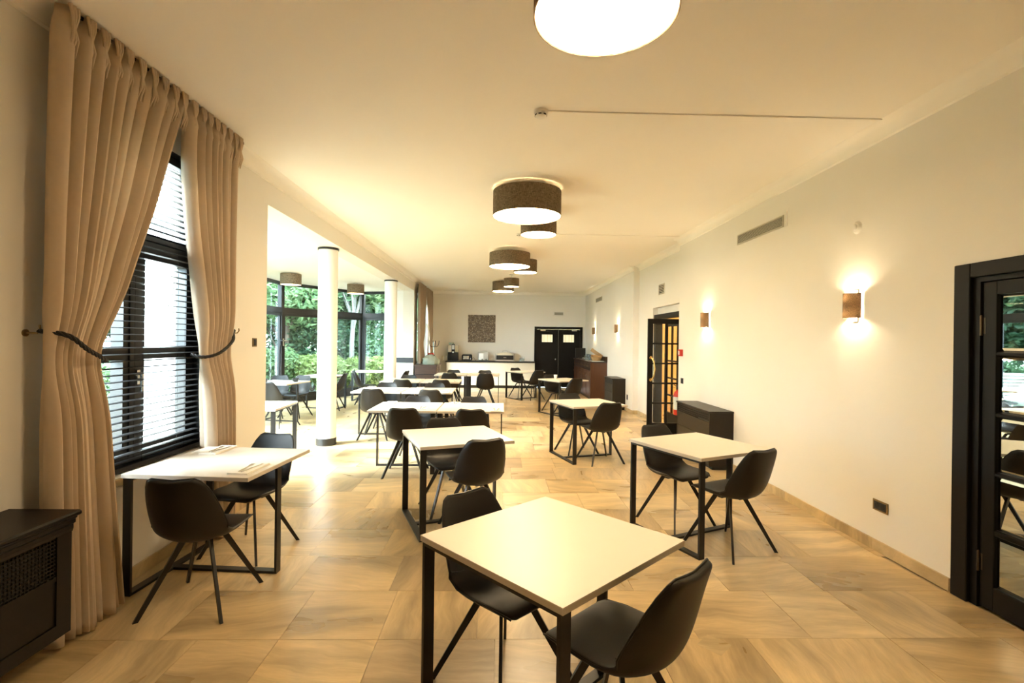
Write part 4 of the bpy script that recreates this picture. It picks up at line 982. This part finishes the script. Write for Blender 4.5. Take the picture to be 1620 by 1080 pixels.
# juice machine
t = thing('juice_dispenser', 'white and steel drinks dispenser in the middle of the worktop', 'dispenser', (-.53, 16.95, wz))
MB().box(-.16, .17, -.08, .16, .02, .28).build('housing', M['steel'], t, bevel=.01); MB().box(-.15, .0, -.095, -.079, .03, .26).build('front_panel', M['white_plastic'], t, bevel=.003)
MB().box(-.18, .19, -.1, .17, .28, .30).build('lid', M['steel'], t, bevel=.004); MB().tube([(-.12, 0, .30), (-.12, 0, .33), (.12, 0, .33), (.12, 0, .30)], .007, 6).build('lid_handle', M['chrome'], t)
for dx in (-.04, .09): MB().lathe([(.012, 0), (.012, .03), (.02, .03), (.02, .05)], 10, (dx, -.1, .02)).build('tap', M['black_plastic'], t)
MB().box(-.14, .15, -.08, .14, 0, .02).build('base', M['black_plastic'], t)
# roll-top warmer
t = thing('roll_top_warmer', 'dark roll-top bread warmer with domed steel lid on the worktop', 'warmer', (.195, 16.93, wz))
MB().box(-.31, .31, -.17, .2, 0, .05).build('base', M['steel'], t, bevel=.006); MB().box(-.29, .29, -.172, .18, .05, .20).build('body', M['black_plastic'], t, bevel=.006)
arc = [(.30*math.cos(math.pi*i/14), .20+.115*math.sin(math.pi*i/14)) for i in range(15)]
MB().extr(arc, (0, -.16, 0), (0, .19, 0), (1, 0, 0), (0, 0, 1)).build('domed_lid', M['steel'], t, True); MB().extr([(a*.86, .20+(b-.20)*.8) for a, b in arc], (0, -.166, 0), (0, -.158, 0), (1, 0, 0), (0, 0, 1)).build('front_glass', M['cream_panel'], t)
MB().tube([(-.08, -.12, .31), (-.08, -.13, .345), (.08, -.13, .345), (.08, -.12, .31)], .008, 6).build('lid_handle', M['chrome'], t); MB().box(-.05, .05, -.176, -.171, .11, .14).build('badge', M['chrome'], t)
MB().box(-.33, -.31, -.15, .18, 0, .24).box(.31, .33, -.15, .18, 0, .24).build('side_arm', M['steel'], t)
for k_, dx in enumerate((0, .06, .12)):
    t = thing('utensil_glass', 'small clear glass with cutlery at the right end of the worktop, %s' % ('left', 'middle', 'right')[k_], 'glass', (.72+dx, 16.95+.02*(k_ % 2), wz), 0, 'glasses at the end of the worktop')
    MB().lathe([(0, 0), (.024, 0), (.03, .10), (.028, .10), (.022, .004), (0, .004)], 14, cap=False).build('tumbler', M['clear'], t, True)
    MB().bar((0, 0, .01), (.015, .005, .15), .008, .003).bar((.008, .0, .01), (-.012, .008, .14), .008, .003).build('cutlery', M['chrome'], t)

# chest in the left corner
t = thing('wooden_chest', 'weathered brown wooden chest in the far left corner below the curtain', 'chest', (-2.06, 14.35, 0))
MB().box(-.30, .34, -.5, .5, .85, .90).build('top', M['chest_wood'], t, bevel=.006); MB().box(-.26, .28, -.45, .45, .06, .62).build('body', M['chest_wood'], t); MB().box(-.28, .31, -.47, .47, .64, .85).build('drawer_case', M['chest_wood'], t)
for a, b in ((-.44, -.02), (.02, .44)): d_ = MB().box(.31, .322, a, b, .67, .83).build('drawer', M['chest_wood'], t, bevel=.004); MB().lathe([(.014, .0), (.014, .02)], 10, (.322, (a+b)/2, .75), 'x').build('knob', M['hook'], d_)
MB().box(-.29, .32, -.48, .48, .62, .64).build('moulding', M['dark_wood'], t); MB().box(-.27, .29, -.46, .46, 0, .06).build('plinth', M['chest_wood'], t)
bm = bmesh.new(); bmesh.ops.create_icosphere(bm, subdivisions=4, radius=1)
rr = random.Random(5)
from mathutils import noise
for v in bm.verts:
    d = 1+.16*noise.noise(v.co*2.3)+.22*noise.noise(v.co*5)
    v.co = Vector((v.co.x*.23*d, v.co.y*.22*d, max(-.06, v.co.z*.21*d)))
me = bpy.data.meshes.new('wrapped_bundle'); bm.to_mesh(me); bm.free(); me.materials.append(M['bag']); me.polygons.foreach_set('use_smooth', [True]*len(me.polygons))
o = bpy.data.objects.new('wrapped_bundle', me); C.objects.link(o); o.location = (-1.93, 14.12, .961); tag(o, 'crumpled pale green plastic-wrapped bundle on the wooden chest', 'bundle')
t = thing('fruit_bowl', 'small reddish brown bowl at the left end of the worktop behind the bundle', 'bowl', (-2.0, 14.62, .901)); MB().lathe([(0, 0), (.05, 0), (.06, .06), (.11, .16), (.13, .26), (.12, .26), (.10, .17), (.05, .07), (0, .065)], 20, cap=False).build('bowl', M['red_wood'], t, True)
for k_, (dx, dy) in enumerate(((-.05, 0), (.05, .02), (0, -.05))):
    t2 = MB().lathe([(0, -.04), (.028, -.03), (.04, 0), (.028, .03), (0, .036)], 14, (-2.0+dx, 14.62+dy, 1.18), cap=False).build('apple', M['red'], None, True); tag(t2, 'red apple in the bowl behind the wrapped bundle, %s' % ('left', 'right', 'front')[k_], 'apple', 'apples in the bowl')
# coat rack
t = thing('coat_rack', 'tall metal coat rack with curved black hooks before the far window', 'coat rack', (-1.98, 15.2, 0))
MB().lathe([(.0, 0), (.18, 0), (.18, .02), (.03, .04), (.028, 1.5), (.02, 1.53), (0, 1.535)], 18, cap=False).build('pole', M['chrome'], t, True)
for k_ in range(4):
    a = R(20+90*k_); c_, s_ = math.cos(a), math.sin(a)
    MB().tube([(c_*r_, s_*r_, z_) for r_, z_ in ((.02, 1.40), (.07, 1.385), (.115, 1.41), (.14, 1.48), (.155, 1.57))], .011, 8).build('hook', M['black_metal'], t, True)

# ================================================================== SIDEBOARD
t = thing('sideboard', 'reddish brown wooden sideboard with drawers along the right wall', 'sideboard', (RX3, 13.6, 0))
SL, SD, SH = 3.0, .46, 1.05
MB().box(-SD, -.001, 0, .03, .0, SH-.03).build('end_panel', M['red_wood'], t); MB().box(-SD, -.001, SL-.03, SL, 0, SH-.03).build('end_panel', M['red_wood'], t)
MB().box(-SD-.02, -.001, -.02, SL+.02, SH-.03, SH).build('top_board', M['red_wood_dark'], t, bevel=.006); MB().box(-SD+.02, -.005, .03, SL-.03, .05, SH-.03).build('carcass', M['red_wood_dark'], t)
MB().box(-.05, -.001, -.02, SL+.02, SH, SH+.14).build('back_ledge', M['red_wood_dark'], t); MB().box(-SD+.01, -.01, .03, SL-.03, 0, .05).build('plinth', M['red_wood_dark'], t)
nd = 5
for i in range(nd):
    a = .03+i*(SL-.06)/nd+.01; b = .03+(i+1)*(SL-.06)/nd-.01
    d_ = MB().box(-SD-.001, -SD+.02, a, b, .83, .99).build('drawer', M['red_wood_dark'], t, bevel=.006)
    for q in (.28, .72): MB().lathe([(.006, 0), (.016, -.02), (.0, -.026)], 10, (-SD-.001, a+(b-a)*q, .91), 'x').build('knob', M['hook'], d_, True)
    d_ = MB().box(-SD-.001, -SD+.02, a, b, .08, .80).build('door', M['red_wood'], t, bevel=.006)
    MB().box(-SD-.007, -SD-.001, a+.07, b-.07, .15, .73).build('raised_panel', M['red_wood'], d_, bevel=.005); MB().lathe([(.006, 0), (.015, -.02), (.0, -.026)], 10, (-SD-.001, b-.035, .66), 'x').build('knob', M['hook'], d_, True)
t = thing('monitor_box', 'black boxy monitor at the far end of the sideboard', 'monitor', (2.62, 16.2, SH+.001)); MB().box(-.13, .2, -.02, .02, .03, .34).build('screen', M['black_plastic'], t, bevel=.005); MB().box(-.02, .08, -.05, .05, 0, .03).build('foot', M['black_plastic'], t)
for k_, (x, y, h_) in enumerate(((2.60, 15.0, .13), (2.70, 14.95, .13), (2.58, 14.75, .14), (2.68, 14.72, .14), (2.60, 14.5, .16), (2.72, 14.5, .12))):
    o = MB().lathe([(0, 0), (.028, 0), (.038, h_), (.036, h_), (.026, .006), (0, .006)], 16, (x, y, SH+.001), cap=False).build('drinking_glass', M['clear'], None, True)
    tag(o, 'clear drinking glass on the sideboard, %s' % ('front one of the farthest pair', 'back one of the farthest pair', 'front one of the middle pair', 'back one of the middle pair', 'front one of the pair nearest the basket', 'back one of the pair nearest the basket')[k_], 'glass', 'drinking glasses on the sideboard')
o = MB().box(2.56, 2.90, 13.68, 14.3, SH+.001, SH+.016).build('serving_board', M['ceramic'], None, bevel=.004); tag(o, 'flat white serving board under the bread basket on the sideboard', 'board')
t = thing('bread_basket', 'wicker bread basket on the white board at the near end of the sideboard', 'basket', (2.73, 13.95, SH+.0165))
MB().lathe([(0, 0), (.10, 0), (.13, .03), (.145, .10), (.135, .10), (.12, .035), (0, .01)], 20, cap=False).build('basket', M['wicker'], t, True)
for k_, (dx, dy, rz) in enumerate(((-.02, .06, .2), (.02, -.05, -.1))):
    o = MB().lathe([(0, -.13), (.03, -.115), (.042, -.05), (.045, 0), (.042, .06), (.028, .12), (0, .13)], 14, axis='x', cap=False).build('bread_loaf', M['bread'], None, True); o.location = (2.73+dx, 13.95+dy, SH+.135); o.rotation_euler = (0, R(12), rz); tag(o, 'bread loaf in the wicker basket, %s one' % ('back', 'front')[k_], 'bread', 'loaves in the basket')
o = MB().box(-.2, .2, -.012, .012, -.05, .05).build('wooden_board', M['board_wood'], None, bevel=.004); o.location = (2.78, 14.12, SH+.22); o.rotation_euler = (0, R(33), R(10)); tag(o, 'wooden board leaning over the bread basket on the sideboard', 'board')

# ================================================================== OUTSIDE
struct('terrace', MB().box(-7.6, XL-.3, -4, 16, -.25, -.13), M['paver'])
struct('ground', MB().box(-60, -2.7, -30, 80, -.5, -.26), M['soil'])
def leaf_cloud(rnd, cs, n, size):
    m = MB()
    for _ in range(n):
        (c, rad) = rnd.choice(cs)
        while True:
            d = Vector((rnd.uniform(-1, 1), rnd.uniform(-1, 1), rnd.uniform(-1, 1)))
            if .25 < d.length < 1: break
        p = Vector(c)+Vector((d.x*rad[0], d.y*rad[1], d.z*rad[2]))
        a = Vector((rnd.gauss(0, 1), rnd.gauss(0, 1), rnd.gauss(0, .6))).normalized(); b = a.orthogonal().normalized(); b.rotate(Matrix.Rotation(rnd.uniform(0, 6.3), 3, a))
        s = size*rnd.uniform(.6, 1.3); nn_ = a.cross(b)*s*.12
        m.add([p-a*s, p+b*s*.42+nn_, p+a*s, p-b*s*.42+nn_], [(0, 1, 2), (0, 2, 3)])
    return m
def tree(label, x, y, h, cr, leaf, n, size, seed, bark='bark', trunk=.12, low=.35, group='trees beyond the glass'):
    rnd = random.Random(seed); t = thing('tree', label, 'tree', (x, y, -.28), 0, group)
    top = Vector((rnd.uniform(-.3, .3), rnd.uniform(-.3, .3), h*.8))
    pts = [Vector((0, 0, 0)), top*.35+Vector((rnd.uniform(-.15, .15), rnd.uniform(-.15, .15), 0)), top*.7, top]
    MB().tube(pts, [trunk, trunk*.8, trunk*.5, trunk*.2], 9).build('trunk', M[bark], t, True)
    cs = []; br = MB()
    for i in range(11):
        z = h*rnd.uniform(low, .95); a = rnd.uniform(0, 6.28); rr_ = cr*rnd.uniform(.3, .8)
        c = Vector((math.cos(a)*rr_, math.sin(a)*rr_, z)); s = rnd.uniform(.4, .65)*cr; cs.append((c, (s, s, s*.75)))
        f = max(0.1, z/h-.18); br.tube([top*f, (top*f+c)/2+Vector((0, 0, .1)), c], [trunk*.35, trunk*.22, trunk*.08], 6)
    br.build('branches', M[bark], t, True)
    o = leaf_cloud(rnd, cs, n, size).build('foliage', M[leaf], t); o['kind'] = 'stuff'
    return t
def shrub(label, x, y, h, r, leaf, n, size, seed):
    rnd = random.Random(seed); t = thing('shrub', label, 'shrub', (x, y, -.28), 0, 'shrubs beyond the glass')
    cs = []; st = MB()
    for i in range(7):
        a = rnd.uniform(0, 6.28); rr_ = r*rnd.uniform(.1, .7); c = Vector((math.cos(a)*rr_, math.sin(a)*rr_, h*rnd.uniform(.3, .8))); cs.append((c, (r*.55, r*.55, h*.3))); st.tube([(0, 0, 0), c*.5, c], [.03, .02, .008], 5)
    st.build('stems', M['bark'], t); o = leaf_cloud(rnd, cs, n, size).build('foliage', M[leaf], t); o['kind'] = 'stuff'; return t
TR = [(-7.2, 16.5, 7, 2.3, 'leaf_a', 'bright green tree close behind the left part of the bay glass'), (-6.0, 19.5, 8, 2.5, 'leaf_b', 'mid green tree behind the middle of the bay glass'), (-4.3, 19.0, 7.5, 2.1, 'leaf_a', 'bright green tree behind the right part of the bay glass'),
      (-9.5, 19.5, 9, 2.8, 'leaf_b', 'mid green tree farther left behind the bay'), (-3.0, 21.5, 8.5, 2.5, 'leaf_d', 'dark green tree behind the farther column'), (-8.0, 24, 10, 3.2, 'leaf_d', 'tall dark green tree at the back of the garden'), (-12.5, 14, 8, 2.8, 'leaf_a', 'bright green tree beyond the terrace seen by mirror'), (-13, 9, 8, 2.8, 'leaf_b', 'mid green tree beyond the terrace, left of the bay'), (-9.5, 8.2, 6, 1.8, 'leaf_c', 'yellow green tree seen through the venetian blind'), (-12, 5.5, 8, 2.6, 'leaf_b', 'mid green tree outside the near window'), (-10.6, 14.6, 5.5, 2.0, 'leaf_d', 'dark green tree by the terrace beyond the white garden chair'), (-12.5, 18.0, 7, 2.4, 'leaf_a', 'bright green tree at the far corner of the terrace')]
for i, (x, y, h, r_, lf_, lab) in enumerate(TR): tree(lab, x, y, h, r_, lf_, 14000, .13, 20+i)
tree('pale birch-like trunk with thin crown just outside the bay glass', -5.05, 17.2, 6.5, 1.4, 'leaf_a', 2500, .08, 77, 'pale_bark', .10, .6)
SH_ = [(-5.6, 16.0, 1.3, 1.0, 'leaf_c', 'yellow green low shrub outside the middle bay pane'), (-4.3, 16.6, 1.2, 1.0, 'leaf_c', 'yellow green low shrub outside the right bay pane'), (-6.8, 15.4, 1.5, 1.0, 'leaf_a', 'bright green shrub outside the bay door'), (-3.9, 19.2, 2.2, 1.1, 'leaf_b', 'mid green shrub behind the farther column'), (-8.6, 14.8, 1.8, 1.2, 'leaf_b', 'mid green shrub left outside the bay'), (-8.4, 6.6, 1.5, 1.2, 'leaf_c', 'yellow green shrub outside the near window'), (-5.3, 18.2, 2.6, 1.4, 'leaf_b', 'mid green tall shrub behind the bay'), (-6.6, 17.8, 2.6, 1.4, 'leaf_d', 'dark green tall shrub behind the bay'), (-10, 11.5, 1.8, 1.3, 'leaf_a', 'bright green shrub at the terrace edge')]
SH_ += [(-12.5+2.6*i, 25.5-.5*(i % 2), 4.2, 2.0, ('leaf_b', 'leaf_a')[i % 2], 'tall green hedge bush at the end of the garden, number %s from the left' % ('one', 'two', 'three', 'four', 'five')[i]) for i in range(5)]
for i, (x, y, h, r_, lf_, lab) in enumerate(SH_): shrub(lab, x, y, h, r_, lf_, 5000, .085, 50+i)
# white garden chair on the terrace
t = thing('garden_chair', 'white slatted garden chair standing on the terrace', 'chair', (-7.0, 12.4, -.13), R(20))
for sx in (-.27, .27):
    MB().tube([(sx, .3, 0), (sx, .28, .62), (sx, -.28, .64)], .016, 8).tube([(sx, -.3, 0), (sx, -.2, .45), (sx, -.42, 1.1)], .016, 8).build('side_frame', M['white_plastic'], t, True)
for k_ in range(7): MB().box(-.27, .27, .25-k_*.07, .30-k_*.07, .44, .455).build('slat', M['white_plastic'], t)
for k_ in range(7): z = .52+k_*.083; yb_ = -.225-.33*(z-.45); MB().box(-.27, .27, yb_-.01, yb_+.01, z, z+.06).build('slat', M['white_plastic'], t)
# white neighbouring building far behind the near window
t = thing('garden_building', 'white rendered building beyond the garden outside the near window', 'building', (-24, 2.0, -.28))
MB().box(-3, 3, -5, 5, 0, 6).build('wall', M['out_white'], t); MB().box(-3.3, 3.3, -5.3, 5.3, 6, 6.3).build('roof', M['frame_metal'], t)
for k_ in range(3):
    for z in (1, 3.8): MB().box(3.0, 3.03, -3.8+k_*3, -2.4+k_*3, z, z+1.5).build('window', M['grille_dark'], t)
